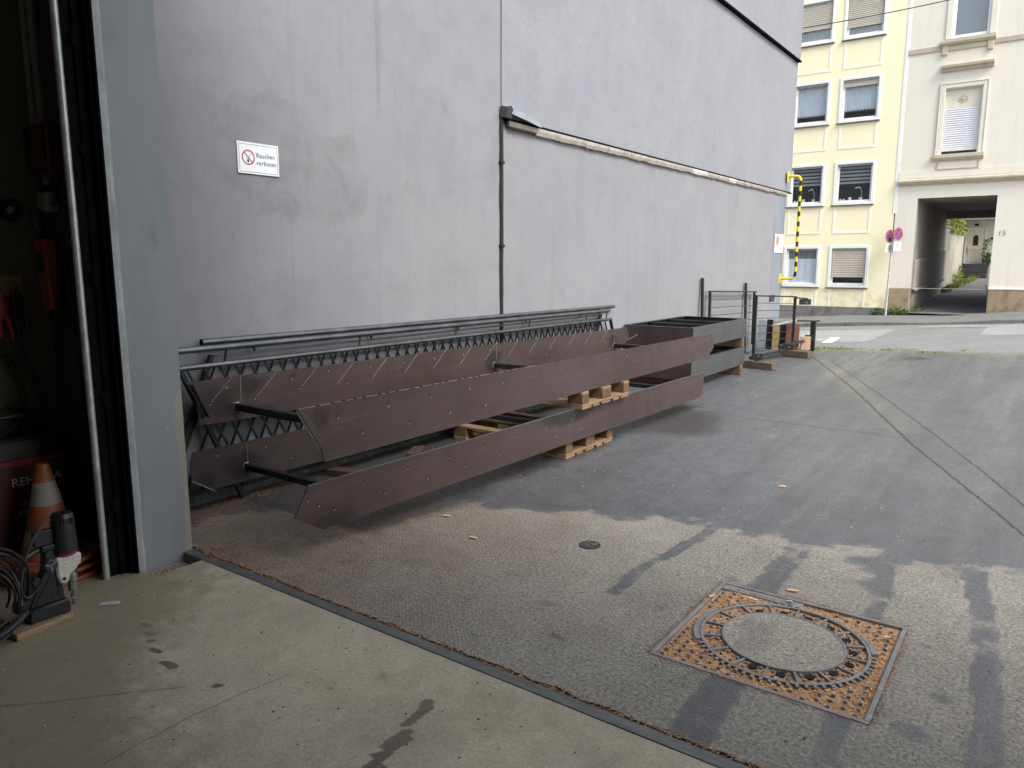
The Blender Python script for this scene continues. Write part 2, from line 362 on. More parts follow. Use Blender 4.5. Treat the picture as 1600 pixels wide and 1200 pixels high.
# ---------------------------------------------------------------- yard ground
DRY = [(.69,-.1),(.36,.32),(.57,.65),(1.07,.9),(1.17,1.26),(1.27,1.53),(1.72,1.52),(2.07,1.51),(2.2,1.72),(2.36,1.89),(2.62,1.99),(2.86,2.02),(3.05,1.97),(3.32,2.13),(3.46,2.09),(3.74,2.31),(3.88,1.8),(3.94,1.99),(4.07,2.13),(4.25,2.06),(4.41,2.27),(4.8,2.2),(5.6,1.5),(5.9,-.1)]
TRACKS = [([(2.99,2.4),(2.92,1.6),(2.87,1.22),(2.89,.9)], .045), ([(3.52,4.9),(3.45,3.27),(3.47,2.09),(3.47,1.29),(3.57,1.0),(3.62,.65),(3.62,.28),(3.66,-.2)], .085),
          ([(3.87,3.4),(3.91,2.18),(3.97,1.42),(4.02,.46),(4.05,.12)], .055), ([(4.27,2.55),(4.34,1.99),(4.42,1.28),(4.48,.3)], .06), ([(4.75,2.6),(4.8,1.2),(4.85,.3)], .09)]
def wetness(x, y):
    d = sdf(x, y, DRY) + (fbm(x, y, 2.5, 11, 5)-.5)*.55
    w = 1 - sstep(-.30, .28, d)*1.0
    for pts, wd in TRACKS:
        t = seg_dist(x, y, pts) + (fbm(x, y, 9, 5, 5)-.5)*.035
        w = np.maximum(w, (1-sstep(wd*.7, wd*1.25, t))*(.60+.60*(fbm(x, y, 2.6, 13)-.42)))
    for (sx, sy, r) in ((2.69,.6,.07),(2.59,.17,.05),(2.93,1.16,.06),(3.31,1.39,.06),(2.05,.53,.06),(2.9,.36,.05),(3.14,.87,.05),(4.25,.5,.10),(4.3,.8,.06),(4.2,1.2,.06)):
        w = np.maximum(w, .60*(1-sstep(r*.5, r*1.3, np.hypot(x-sx, (y-sy)*1.3)+(fbm(x, y, 16, 3)-.5)*.06)))
    # drying lanes in the far yard
    far = fbm(x*1.7, y*.45, .9, 21)
    w = w - sstep(2.6, 4, y)*sstep(.40, .80, far)*.35
    return np.clip(w, 0, 1)
def ground_attrs(me, x, y):
    set_attr(me, 'wet', wetness(x, y).ravel())
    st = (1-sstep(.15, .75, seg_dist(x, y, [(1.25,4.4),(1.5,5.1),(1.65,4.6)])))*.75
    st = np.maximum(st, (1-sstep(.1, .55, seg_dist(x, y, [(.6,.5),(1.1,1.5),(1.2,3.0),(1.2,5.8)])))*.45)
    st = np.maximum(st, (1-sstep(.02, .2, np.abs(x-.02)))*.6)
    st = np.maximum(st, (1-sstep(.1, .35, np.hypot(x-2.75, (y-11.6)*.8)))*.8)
    st = np.maximum(st, .95*(1-sstep(.0, .35, np.maximum(np.maximum(.05-x, x-1.25), np.maximum(.9-y, y-5.6))+(fbm(x, y, 3, 23)-.5)*.3)))  # shade under the stair stack, painted dark into this mask
    set_attr(me, 'stain_shade', st.ravel()); set_attr(me, 'brown', (np.clip(1.05-.42*np.hypot(x-.9, (y-.5)*.75), 0, 1)).ravel())
    ms = (1-sstep(.05, .34, seg_dist(x, y, [(1.45,10.9),(2.40,8.4),(3.22,6.39),(3.45,5.7)])))*.55
    ms = np.maximum(ms, .8*(1-sstep(.0, .5, np.abs(y-12.5))))
    set_attr(me, 'moss', ms.ravel())
    fb = sstep(.40, .62, fbm(x, y, 1.3, 31))*(1-sstep(3.0, 4.6, x))*(1-sstep(6, 9, y))
    fb = np.maximum(fb, .9*(1-sstep(.3, .9, np.hypot((x-1.9), (y-1.5)*.7))))
    set_attr(me, 'fabric', fb.ravel())
CRK = [([(1.16,5.51),(1.99,5.41),(2.77,5.37),(3.5,5.36)], .016), ([(1.21,11.26),(2.49,8.13),(3.57,5.23)], .016), ([(3.57,5.23),(4.08,4.01),(4.5,2.99),(4.9,2.0)], .013),
       ([(1.58,10.89),(2.96,7.6),(3.73,5.66),(4.21,4.42),(4.6,3.3)], .010)]
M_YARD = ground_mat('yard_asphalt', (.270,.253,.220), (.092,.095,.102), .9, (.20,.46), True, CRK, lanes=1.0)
MHX0, MHX1, MHY0, MHY1 = 3.278, 4.122, .463, 1.333
def axis(segs, extra=()):
    a = np.concatenate([np.arange(p, q, s) for p, q, s in segs] + [np.array([segs[-1][1]])])
    for e in extra: a = a[np.abs(a-e) > .012]
    return np.unique(np.round(np.concatenate([a, np.array(extra)]) if len(extra) else a, 5))
xs = axis([(-.35,5.4,.03),(5.4,9,.12),(9,40,3)], (MHX0, MHX1)); ys = axis([(.038,4.2,.03),(4.2,8,.06),(8,12.6,.15)], (MHY0, MHY1))
X, Y = np.meshgrid(xs, ys, indexing='ij')
Yw = Y.copy(); Yw[:,0] = .020 + (fbm(X[:,0], X[:,0]*0+.37, 22, 9)-.5)*.040
Z = H(X, Yw) + (fbm(X, Y, 2.2, 44)-.5)*.006*(1-sstep(.0,.12,np.maximum(0,.2-np.abs(Y-.0))))
inmh = (X >= MHX0-.001) & (X <= MHX1+.001) & (Y >= MHY0-.001) & (Y <= MHY1+.001); Z[inmh] = 0
cx = (xs[:-1]+xs[1:])/2; cy = (ys[:-1]+ys[1:])/2
keep = ~(((cx > MHX0) & (cx < MHX1))[:,None] & ((cy > MHY0) & (cy < MHY1))[None,:])
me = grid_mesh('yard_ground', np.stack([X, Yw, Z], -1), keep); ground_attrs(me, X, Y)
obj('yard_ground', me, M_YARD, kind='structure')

# street, pavement, kerb
M_ROAD = ground_mat('street_asphalt', (.215,.215,.215), (.17,.17,.175), .85, (.4,.6), False)
M_PATCHL = ground_mat('street_patch_pale', (.30,.30,.30), (.22,.22,.225), .9, (.5,.7), False)
M_PAVE = ground_mat('pavement_asphalt', (.175,.175,.17), (.14,.14,.14), .9, (.5,.7), False)
M_KERB = simple('kerb_stone', (.16,.155,.15), .85, 0, .3, 6, .4, 60)
M_WHITE = simple('road_paint', (.72,.72,.72), .7, 0, .12, 9)
def sheet(name, x0, x1, y0, y1, fz, mat, n=(60,12), kind='structure'):
    gx = np.linspace(x0, x1, n[0]); gy = np.linspace(y0, y1, n[1]); X, Y = np.meshgrid(gx, gy, indexing='ij')
    m_ = grid_mesh(name, np.stack([X, Y, fz(X, Y)], -1)); set_attr(m_, 'wet', (fbm(X, Y, .8, 3)*.5).ravel())
    return obj(name, m_, mat, kind=kind)
sheet('street', -40, 40, 12.6, 19.5, lambda x, y: H(x, y)-.012*sstep(12.6,13.2,y), M_ROAD, (161,36))
RZ = lambda x, y: H(x, y)-.012+.005
sheet('street_patch', -4, 1.5, 14.3, 17.9, RZ, M_PATCHL, (24,12)); sheet('street_patch', 3.35, 9, 15.9, 18.6, RZ, M_PATCHL, (24,12)); sheet('street_patch', 1.9, 9, 18.3, 18.9, lambda x, y: RZ(x, y)+.004, M_PATCHL, (24,4))
def marking(name, quad):
    mb = MB(); mb.add([(x, y, h1(x, y)-.012+.009) for x, y in quad], [(0,1,2,3)]); return obj(name, mb, M_WHITE, kind='structure')
marking('road_marking', [(.68,14.15),(.90,14.15),(.76,15.5),(.56,15.5)])
marking('road_marking', [(-.6,13.05),(-.53,13.0),(.53,15.02),(.47,15.06)])
def PV(x, y): return H(x, 19.5) + .085 - .055*np.exp(-((np.asarray(x)-2.2)/1.0)**2) + .02*(np.asarray(y)-19.6)
sheet('pavement', -40, 40, 19.62, 22.5, PV, M_PAVE, (161,10))
for i in range(-10, 12):
    x0 = i*1.0; mb = MB(); q = [(x0+.004, 19.5), (x0+.996, 19.5), (x0+.996, 19.622), (x0+.004, 19.622)]
    top = [(x, y, float(PV(x, 19.6))+.001) for x, y in q]; bot = [(x, y, h1(x, y)-.2) for x, y in q]
    mb.add(bot+top, [(0,3,2,1),(4,5,6,7),(0,1,5,4),(1,2,6,5),(2,3,7,6),(3,0,4,7)])
    obj('kerb', mb, M_KERB, bevel=.012, kind='structure')
mb = MB(); mb.add([(-300,-300,-1.6),(300,-300,-1.6),(300,300,-1.6),(-300,300,-1.6)], [(0,1,2,3)]); obj('ground', mb, M_PAVE, kind='structure')

# ---------------------------------------------------------------- garage: floor, walls, roof
M_FLOOR = ground_mat('workshop_concrete', (.455,.405,.30), (.12,.095,.07), .62, (.35,.5), False, [([(1.35,-1.46),(1.62,-1.17),(1.95,-.80)], .006), ([(2.15,-1.2),(2.14,-.89),(2.2,-.5)], .004)], coarse=.35, crack_k=.4, stain_shade_col=(.25,.20,.13))
gx = axis([(.02,.88,.0301),(.88,6,.03),(6,9,.5)]); gy = axis([(-9,-3,.5),(-3,-.33,.03),(-.33,-.06,.027)])
X, Y = np.meshgrid(gx, gy, indexing='ij'); gcx = (gx[:-1]+gx[1:])/2; gcy = (gy[:-1]+gy[1:])/2; me = grid_mesh('garage_floor', np.stack([X, Y, (fbm(X, Y, 1.5, 4)-.5)*.004], -1), ~((gcx < .88)[:,None] & (gcy > -.33)[None,:]))
w = fbm(X, Y, .9, 8)*.42
for pts, wd in (([(2.78,-.32),(2.80,-.48)], .018), ([(2.83,-.52),(2.86,-.66),(2.9,-.85)], .03), ([(1.25,-.6),(1.7,-.75),(2.05,-.72)], .006)): w = np.maximum(w, 1-sstep(wd*.6, wd*1.6, seg_dist(X, Y, pts)+(fbm(X, Y, 18, 6)-.5)*.04))
for i in range(14):
    a, b, r = random.uniform(1.3,3.4), random.uniform(-1.3,-.1), random.uniform(.003,.011); w = np.maximum(w, .9*(1-sstep(r*.6, r*1.4, np.hypot(X-a, Y-b)+(fbm(X, Y, 30, i)-.5)*.03)))
set_attr(me, 'wet', w.ravel()); set_attr(me, 'stain_shade', (np.maximum((1-sstep(.10,1.15,seg_dist(X, Y, [(.85,-.75),(1.3,-1.3),(2.2,-1.7)])))*1.0, .55*(1-sstep(.0,.22,seg_dist(X, Y, [(2.7,.0),(3.2,-.3)])))*fbm(X, Y, 5, 41))).ravel()); set_attr(me, 'moss', (.5*sstep(.45,.65,fbm(X, Y, 1.1, 55))).ravel())
obj('garage_floor', me, M_FLOOR, kind='structure')
mb = MB(); mb.box(.69,.88,-.33,-.06,-.3,-.055); mb.add([(.88,-.33,-.3),(.88,-.06,-.3),(.88,-.06,0),(.88,-.33,0)], [(0,1,2,3)]); mb.add([(.69,-.33,-.3),(.88,-.33,-.3),(.88,-.33,-.001),(.69,-.33,-.001)], [(0,1,2,3)])
obj('garage_floor_edge', mb, M_FLOOR, kind='structure', smooth=False)
# steel threshold strip with rusty joint
M_STRIP = simple('worn_steel_strip', (.15,.158,.168), .5, .35, .45, 9, .2, 90, (1,3,3), col2=(.22,.215,.19))
mb = MB(); mb.box(.70,8.5,-.0585,-.002,-.05,.004); obj('threshold_strip', mb, M_STRIP, bevel=.002, kind='structure')
mb = MB(); mb.add([(.69,-.004,-.006),(8.5,-.004,-.006),(8.5,.09,-.006),(.69,.09,-.006)], [(0,1,2,3)]); obj('threshold_joint', mb, M_RUSTY, kind='structure')

M_PIER = render_wall('grey_pier_paint', (.150,.163,.170), (.172,.186,.192), (.10,.108,.112), .45, .15, 60)
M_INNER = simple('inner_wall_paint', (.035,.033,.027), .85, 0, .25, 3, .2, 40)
M_PALE = simple('pale_bounce_paint', (.62,.60,.56), .9, 0, .1, 2)  # unseen walls and ceiling made pale to bounce light inside
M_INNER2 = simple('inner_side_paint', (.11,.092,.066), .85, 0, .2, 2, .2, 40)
gar = thing('garage_building', 'workshop with wide open doorway and grey painted door pier', 'garage', (.69,0,0))
# pier reveal (grey paint, flaking strip at its inner edge)
py = np.linspace(-.33, 0, 12); pz = np.linspace(-.06, 4.6, 140); Yp, Zp = np.meshgrid(py, pz, indexing='ij')
edge = .004*(fbm(Zp, Yp, 9, 2)-.5)*sstep(-.03, 0, Yp)
me = grid_mesh('pier', np.stack([Yp*0+edge, Yp, Zp], -1))
stn = (1-sstep(.0,.05,np.abs(Yp+.02)+(fbm(Zp, Yp, 6, 3)-.5)*.08))*sstep(.95,.6,Zp)*.0 + .45*sstep(.35,.0,Zp)*fbm(Yp, Zp, 8, 4)
stn = np.maximum(stn, .6*(1-sstep(.0,.09,np.hypot((Yp+.09),(Zp-1.72)*.35)))); set_attr(me, 'stain_shade', stn.ravel())
# worn ochre patch along the outer lower edge
set_attr(me, 'worn', (sstep(.075,.015,-Yp+(fbm(Zp, Yp, 5, 14)-.5)*.07)*sstep(1.05,.8,Zp)).ravel())
k = NT('pier_face'); st = k.map((1,3,.4)); n2 = k.noise(4, 8, .65); n3 = k.noise(40, 5, .7); s1 = k.noise(3, 6, .6, st)
c = k.mix(k.mr(k.noise(1.4, 7, .6), .3, .7), (.215,.238,.252), (.26,.283,.296)); c = k.mix(k.mr(s1, .5, .75, 0, .35), c, (.165,.175,.182)); c = k.mix(k.mr(n2, .55, .75, 0, .4), c, (.175,.186,.19))
c = k.mix(k.mr(k.math('ADD', k.attr('stain_shade'), k.math('MULTIPLY', k.math('SUBTRACT', n2, .5), .8)), .3, .7, 0, .6), c, (.14,.145,.14))
c = k.mix(k.mr(k.math('ADD', k.attr('worn'), k.math('MULTIPLY', k.math('SUBTRACT', n3, .5), .3)), .4, .6, 0, .8), c, (.31,.295,.225))
spk = k.mr(k.voro(21, k.map((1,1,.6))), .085, .06, 0, 1); c = k.mix(k.math('MULTIPLY', spk, k.mr(k.noise(7), .57, .62)), c, (.6,.6,.6))
k.set(Base_Color=c, Roughness=k.mr(n2, .3, .7, .42, .62), Normal=k.bump(k.math('ADD', k.math('MULTIPLY', n2, 1.2), k.math('MULTIPLY', n3, .25)), .25, .006))
obj('pier_reveal', me, k.m, gar, local=True)
# thick roughly brushed paint band near the inner edge
pz = np.linspace(-.05, 4.6, 230); py = np.linspace(-.345, -.268, 7); Yp, Zp = np.meshgrid(py, pz, indexing='ij')
bul = .006 + .006*fbm(Yp*1.2, Zp, 22, 71) + .005*fbm(Yp, Zp, 60, 73); bul = bul*sstep(-.268, -.285, Yp + .014*(fbm(Zp*1.0, Yp*0, 16, 72)-.5)) - .003*sstep(-.275,-.268,Yp)
me = grid_mesh('paint_band', np.stack([bul, Yp, Zp], -1)); obj('paint_band', me, simple('brushed_paint', (.32,.35,.365), .45, 0, .3, 12, .5, 60, (1,1,.5), col2=(.42,.44,.45)), gar, local=True)
mb = MB(); mb.box(-6,.688,-.335,-.002,-.3,4.9); mb.box(8.6,9.3,-.335,-.002,-.3,4.9); mb.box(.688,8.6,-.335,-.002,4.6,4.9); obj('front_wall', mb, M_INNER, gar, smooth=False)  # unseen lintel and right jamb set far out to admit more light
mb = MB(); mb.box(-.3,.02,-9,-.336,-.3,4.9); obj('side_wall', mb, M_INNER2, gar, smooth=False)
mb = MB(); mb.box(9,9.3,-9,-.336,-.3,4.9); mb.box(-.3,9.3,-9.3,-9.001,-.3,4.9); obj('back_wall', mb, M_PALE, gar, smooth=False)
mb = MB(); mb.box(-6,9.3,-9.3,.0,4.901,5.1); obj('roof', mb, M_INNER, gar, smooth=False)
mb = MB(); mb.box(.021,8.999,-9,-.336,4.8,4.85); obj('ceiling', mb, M_PALE, gar, smooth=False)
# door guide track: black profiles and a galvanised pipe
mb = MB(); mb.box(.70,.715,-.415,-.348,0,3.9); mb.box(.715,.775,-.360,-.348,0,3.9); mb.box(.66,.70,-.47,-.35,0,3.9)
for dx in (.728, .748): mb.box(dx,dx+.006,-.375,-.36,0,3.9)
obj('door_track', mb, M_TRACK, gar, bevel=.002)
for z in (.35,.9,1.5,2.1,2.6):
    mb = MB(); mb.box(.69,.722,-.43,-.405,z,z+.05); mb.disc((.722,-.418,z+.025), (0,1,0), (0,0,1), .008, (.006,0,0), 8); obj('track_bracket', mb, M_TRACK, gar, bevel=.002)
pipe = thing('guard_pipe', 'tall galvanised pipe standing in front of black door track', 'pipe', (.708,-.485,0))
mb = MB(); mb.tube([(0,0,0),(0,0,3.9)], .0165, 14); obj('pipe_shaft', mb, M_GALV, pipe, local=True)
for z in (.62,1.45,2.1,2.72):
    mb = MB(); mb.disc((.012,-.012,z), (.7,.7,0), (0,0,1), .008, (.006,-.006,0), 10); obj('screw', mb, M_ZINC, pipe, local=True)

# ---------------------------------------------------------------- grey building with the long rendered wall
bld = thing('grey_building', 'long lavender grey rendered building wall running down the yard', 'building', (0,7,0))
def wall_grid(name, x, y0, y1, z0, z1, step, mat, stainf, zf=None):
    gy = np.linspace(y0, y1, int((y1-y0)/step)+1); gz = np.linspace(z0, z1, int((z1-z0)/step)+1); Yw, Zw = np.meshgrid(gy, gz, indexing='ij')
    me = grid_mesh(name, np.stack([Yw*0+x+(fbm(Yw, Zw, 1.2, 77)-.5)*.012, Yw-7, Zw], -1)); set_attr(me, 'stain_shade', stainf(Yw, Zw).ravel()); set_attr(me, 'scuff', sum((1-sstep(r*.4, r*1.6, np.hypot(Yw-a, (Zw-b)*.7)))*.5 for a, b, r in ((3.98,1.62,.05),(3.50,1.40,.03),(1.85,1.95,.03),(1.0,1.15,.025),(2.7,1.20,.02),(.55,1.25,.02),(3.55,3.6,.02))).ravel()); return obj(name, me, mat, bld, local=True)
def stainA(y, z):
    wob = (fbm(y, z, 3, 15)-.5)
    s = .85*(1-sstep(.012,.06,np.abs(y-2.235+wob*.04)))*sstep(2.35,3.0,z)
    s = np.maximum(s, .55*(1-sstep(.02,.06,np.abs(y-1.86+wob*.03)))*sstep(2.9,3.1,z)*sstep(3.5,3.2,z))
    s = np.maximum(s, .55*sstep(.05,.25,.55-np.hypot((y-1.35)*.55,(z-2.28)*1.0)+wob*.5))
    s = np.maximum(s, .45*sstep(.0,.2,.36-np.hypot((y-2.9)*.6,(z-2.15)*.8)+wob*.6))
    s = np.maximum(s, .5*(1-sstep(.05,.2,np.abs(y-3.72+wob*.2)))*sstep(1.9,2.3,z)*sstep(3.25,2.9,z))
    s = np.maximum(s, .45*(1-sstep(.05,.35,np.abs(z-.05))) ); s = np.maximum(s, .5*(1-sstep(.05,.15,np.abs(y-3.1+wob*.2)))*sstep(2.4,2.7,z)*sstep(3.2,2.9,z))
    return s*.8
wall_grid('lower_wall', 0, 0, 3.859, -.15, 9.5, .045, M_WALL, stainA)
def stainB(y, z):
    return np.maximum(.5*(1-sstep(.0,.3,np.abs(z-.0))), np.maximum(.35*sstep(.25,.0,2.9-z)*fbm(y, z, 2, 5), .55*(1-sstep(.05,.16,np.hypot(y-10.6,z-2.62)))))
wall_grid('lower_wall', 0, 3.86, 12.72, -.25, 2.93, .06, M_WALL, stainB)
wall_grid('painted_corner', 0.002, 12.72, 13.40, -.25, 2.93, .06, M_BLUE, lambda y, z: .3*fbm(y, z, 3, 5))
wall_grid('upper_wall', .012, 3.862, 13.67, 2.985, 5.47, .06, M_WALLC, lambda y, z: .25*fbm(y, z, 1.5, 6))
wall_grid('top_wall', .055, 3.862, 13.67, 5.50, 9.5, .08, M_WALLC, lambda y, z: .2*fbm(y, z, 1.5, 7))
mb = MB(); mb.box(-6,-.012,.0,3.85,-.3,9.5); mb.box(-6,-.012,3.85,13.40,-.3,2.99); mb.box(-6,.003,3.862,13.67,2.985,5.47); mb.box(-6,.046,3.862,13.67,5.50,9.5)
obj('wall_core', mb, M_WALLC, bld, smooth=False)
mb = MB(); mb.box(-.5,.004,13.392,13.402,-.25,2.93); obj('corner_edge', mb, M_BLUE, bld, smooth=False)
mb = MB(); mb.box(.0,.040,3.87,13.66,2.965,2.986); obj('base_profile', mb, M_TRACK, bld)
mb = MB(); mb.box(.0,.080,3.87,13.685,5.478,5.502); obj('drip_edge', mb, M_TRACK, bld)
M_MORT = simple('broken_mortar', (.36,.31,.275), .9, 0, .3, 12, .6, 50, col2=(.47,.42,.38))
M_MORTW = simple('pale_mortar', (.55,.53,.50), .9, 0, .15, 12, .5, 50)
y = 4.42
while y < 13.35:
    L = min(random.uniform(.22,.42), 13.36-y); f = (y-4.4)/9; mb = MB(); rz = random.uniform(-.004,.004); th = .080*(1-.25*f)*random.uniform(.94,1.04)
    n = 5; V = []
    for i in range(n):
        yy = y + .001 + (L-.002)*i/(n-1); a = .050+random.uniform(-.012,.006)*(.15+f); b = th+random.uniform(-.008,.007)*(.25+f)
        V += [(0,yy,2.962-b),(a*.75,yy,2.962-b+.006),(a,yy,2.962-b*.4+rz),(a*.95,yy,2.962),(0,yy,2.962)]
    F = [(i*5+q, i*5+(q+1)%5, i*5+5+(q+1)%5, i*5+5+q) for i in range(n-1) for q in range(5)] + [(0,1,2,3,4), tuple((n-1)*5+q for q in (4,3,2,1,0))]
    mb.add(V, F); obj('coping_piece', mb, M_MORTW if 8.3 < y < 9.1 or 9.9 < y < 10.4 else M_MORT, bld, smooth=False); y += L
# sheet metal flashing over the first metre
mb = MB(); mb.prism([(.105,3.90,3.015),(.105,3.90,3.085),(.090,4.18,3.045),(.075,4.44,2.998),(.075,4.46,2.965),(.09,4.18,2.992)], (.004,0,0)); mb.prism([(.014,3.90,3.09),(.014,4.45,3.002),(.076,4.45,2.998),(.106,3.90,3.085)], (0,0,.004)); obj('flashing', mb, M_ZINC, bld, smooth=False)
mb = MB(); mb.obox((.055,3.875,3.03), (.05,0,-.012), (0,.045,0), (.012,0,.05)); obj('gutter_end', mb, simple('dark_zinc', (.07,.075,.08), .5, .5), bld, bevel=.006)
mb = MB(); mb.box(0,.06,3.93,4.42,2.90,2.962); obj('bed_mortar', mb, simple('dirty_mortar', (.16,.14,.115), .9, 0, .4, 10, .6, 50), bld, bevel=.01)
dp = thing('drainpipe', 'thin black rusty pipe running down the joint of the wall', 'drainpipe', (.01,3.85,0))
zz = np.linspace(-.02, 2.99, 26); mb = MB(); mb.tube([(.006+random.uniform(-.002,.002), random.uniform(-.004,.004), z) for z in zz], [.019+random.uniform(-.002,.003) for z in zz], 8); obj('pipe_shaft', mb, simple('black_pitted_pipe', (.02,.019,.018), .8, 0, .5, 20, .5, 60), dp, local=True)
for z in (.9,1.75,2.55):
    mb = MB(); mb.box(-.01,.03,-.028,.028,z,z+.025); obj('pipe_clip', mb, M_BLACK, dp, local=True, bevel=.003)
# ---------------------------------------------------------------- the two houses across the street
FY = 22.3
def wall_holes(mb, x0, x1, z0, z1, holes, y=FY, depth=.16, zbot=None):
    X_ = sorted({x0, x1, *[h[0] for h in holes], *[h[1] for h in holes]}); Z_ = sorted({z0, z1, *[h[2] for h in holes], *[h[3] for h in holes]})
    for a, b in zip(X_[:-1], X_[1:]):
        for c, d in zip(Z_[:-1], Z_[1:]):
            if any(h[0] <= (a+b)/2 <= h[1] and h[2] <= (c+d)/2 <= h[3] for h in holes): continue
            mb.add([(a,y,c),(b,y,c),(b,y,d),(a,y,d)], [(0,1,2,3)])
    for a, b, c, d in holes:
        e = y + depth
        mb.add([(a,y,c),(a,e,c),(a,e,d),(a,y,d)], [(0,1,2,3)]); mb.add([(b,y,c),(b,y,d),(b,e,d),(b,e,c)], [(0,1,2,3)])
        mb.add([(a,y,d),(a,e,d),(b,e,d),(b,y,d)], [(0,1,2,3)]); mb.add([(a,y,c),(b,y,c),(b,e,c),(a,e,c)], [(0,1,2,3)])
def frame_mb(x0, x1, z0, z1, y0, y1, w, wb=None):
    wb = wb or w; m = MB(); m.box(x0,x0+w,y0,y1,z0,z1); m.box(x1-w,x1,y0,y1,z0,z1); m.box(x0+w,x1-w,y0,y1,z1-w,z1); m.box(x0+w,x1-w,y0,y1,z0,z0+wb); return m
def facade_mat(name, c1, c2, dark, streak=.3):
    k = NT(name); a = k.noise(.7, 7, .6); s1 = k.noise(2.0, 6, .6, k.map((2.5,1,.3))); g = k.noise(90, 4, .6); b = k.noise(3.5, 7, .65)
    c = k.mix(k.mr(a, .3, .7), c1, c2); c = k.mix(k.mr(s1, .52, .8, 0, streak), c, dark); c = k.mix(k.mr(b, .55, .8, 0, streak*.8), c, dark); c = k.mix(k.mr(g, .3, .7, 0, .06), c, dark)
    sx, sy, sz = k.sep(); c = k.mix(k.math('MULTIPLY', k.math('MULTIPLY', k.mr(sz, 1.1, .2), k.mr(b, .45, .62)), .55), c, dim(dark, .6))
    k.set(Base_Color=c, Roughness=.85, Normal=k.bump(g, .15, .004)); k.b.inputs['Specular IOR Level'].default_value = .3; return k.m
M_YEL = facade_mat('yellow_facade_paint', (.86,.80,.555), (.88,.825,.59), (.68,.59,.36), .12)
M_BEI = facade_mat('beige_facade_paint', (.71,.67,.585), (.75,.71,.63), (.53,.48,.40), .35)
M_PLINY = facade_mat('grey_plinth_paint', (.19,.185,.18), (.215,.21,.205), (.12,.11,.10), .4)
M_PLINB = facade_mat('brown_stone', (.30,.235,.155), (.36,.285,.19), (.15,.115,.075), .9)
M_STONE = facade_mat('tan_stone_trim', (.50,.435,.345), (.56,.49,.39), (.30,.245,.18), .6)
M_CREAMW = simple('cream_white_paint', (.86,.84,.72), .6, 0, .05, 3)
M_SILL = simple('brown_sill', (.13,.10,.085), .6, 0, .2, 6)
M_SHUT = simple('beige_shutter', (.52,.475,.41), .5, 0, .05, 4)
M_SHUTW = simple('white_shutter', (.70,.71,.74), .45, 0, .04, 4)
M_CURT = simple('net_curtain', (.80,.84,.88), .9, 0, .06, 5)
M_CURTG = simple('grey_blind', (.33,.345,.355), .8, 0, .1, 4)
M_OLDW = simple('yellowed_white', (.70,.66,.56), .6, 0, .1, 5)

def slats(x0, x1, z0, z1, y, pitch=.052):
    m = MB(); z = z1
    while z - pitch > z0 - .001:
        m.prism([(x0,y,z-.004),(x0,y-.012,z-pitch*.5),(x0,y,z-pitch),(x0,y+.008,z-pitch),(x0,y+.008,z-.004)], (x1-x0,0,0)); z -= pitch
    m.box(x0,x1,y-.016,y+.01,z-.03,z-.001); return m
def curtain_mb(x0, x1, z0, z1, y, n=34, amp=.018, fringe=.0):
    m = MB(); V = []; N = n*4
    for i in range(N+1):
        x = x0+(x1-x0)*i/N; dy = amp*math.sin(i*math.pi/2+.3); zb = z0 + (fringe*((i//2) % 2) if fringe else 0) + .01*math.sin(i*.7)
        V += [(x,y+dy,zb),(x,y+dy,z1)]
    m.add(V, [(2*i,2*i+2,2*i+3,2*i+1) for i in range(N)]); return m

yel = thing('yellow_apartment_building', 'pale yellow apartment building with white framed windows above a grey plinth', 'apartment building', (-2,FY,0))
YC = ((-4.85,-3.90),(-2.435,-1.505),(-1.085,-.115)); YR = ((2.02,.93),(4.485,3.39),(6.885,5.77),(9.2,8.1),(11.6,10.5))
holes = [(a,b,zb,zt) for a, b in YC for zt, zb in YR]
mb = MB(); wall_holes(mb, -12, .57, .26, 13, holes); mb.box(-12,.57,FY+.6,30,-1,13); mb.box(.55,.57,FY,FY+.6,-1,13); obj('wall', mb, M_YEL, yel, smooth=False, fix=False)
mb = MB(); mb.box(-12,.575,FY-.03,FY+.3,-1.2,.257); obj('plinth', mb, M_PLINY, yel, smooth=False)
mb = MB(); mb.box(.51,.60,FY-.012,FY+.05,3.0,13); obj('corner_strip', mb, M_TRIMW, yel)
mb = MB(); mb.box(-12.1,.7,FY-.25,30,13,13.25); obj('roof', mb, simple('roof_slate', (.06,.06,.065), .7), yel)
def ywin(c, r):
    a, b = YC[c]; zt, zb = YR[r]
    w = obj('window', frame_mb(a-.085,b+.085,zb-.085,zt+.085,FY-.022,FY+.03,.085), M_TRIMW, yel, bevel=.004)
    obj('frame', frame_mb(a+.001,b-.001,zb+.001,zt-.001,FY+.05,FY+.11,.05), M_PVC, w, bevel=.004)
    mb = MB(); mb.add([(a+.05,FY+.075,zb+.05),(b-.05,FY+.075,zb+.05),(b-.05,FY+.075,zt-.05),(a+.05,FY+.075,zt-.05)], [(0,1,2,3)]); obj('pane', mb, M_GLASS, w, fix=False)
    mb = MB(); mb.box(a-.12,b+.10,FY-.06,FY+.05,zb-.115,zb-.086); obj('sill', mb, M_SILL, w, bevel=.004)
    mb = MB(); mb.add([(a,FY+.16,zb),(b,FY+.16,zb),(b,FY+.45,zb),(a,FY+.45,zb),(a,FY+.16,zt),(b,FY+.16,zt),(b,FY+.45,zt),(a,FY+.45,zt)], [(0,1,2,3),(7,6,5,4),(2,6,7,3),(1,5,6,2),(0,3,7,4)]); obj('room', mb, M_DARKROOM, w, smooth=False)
    mb = MB(); mb.box(a+.002,b-.002,FY+.01,FY+.045,zt-.055,zt-.002); obj('shutter_box', mb, simple('shutter_box_grey', (.32,.32,.31), .6), w)
    return w
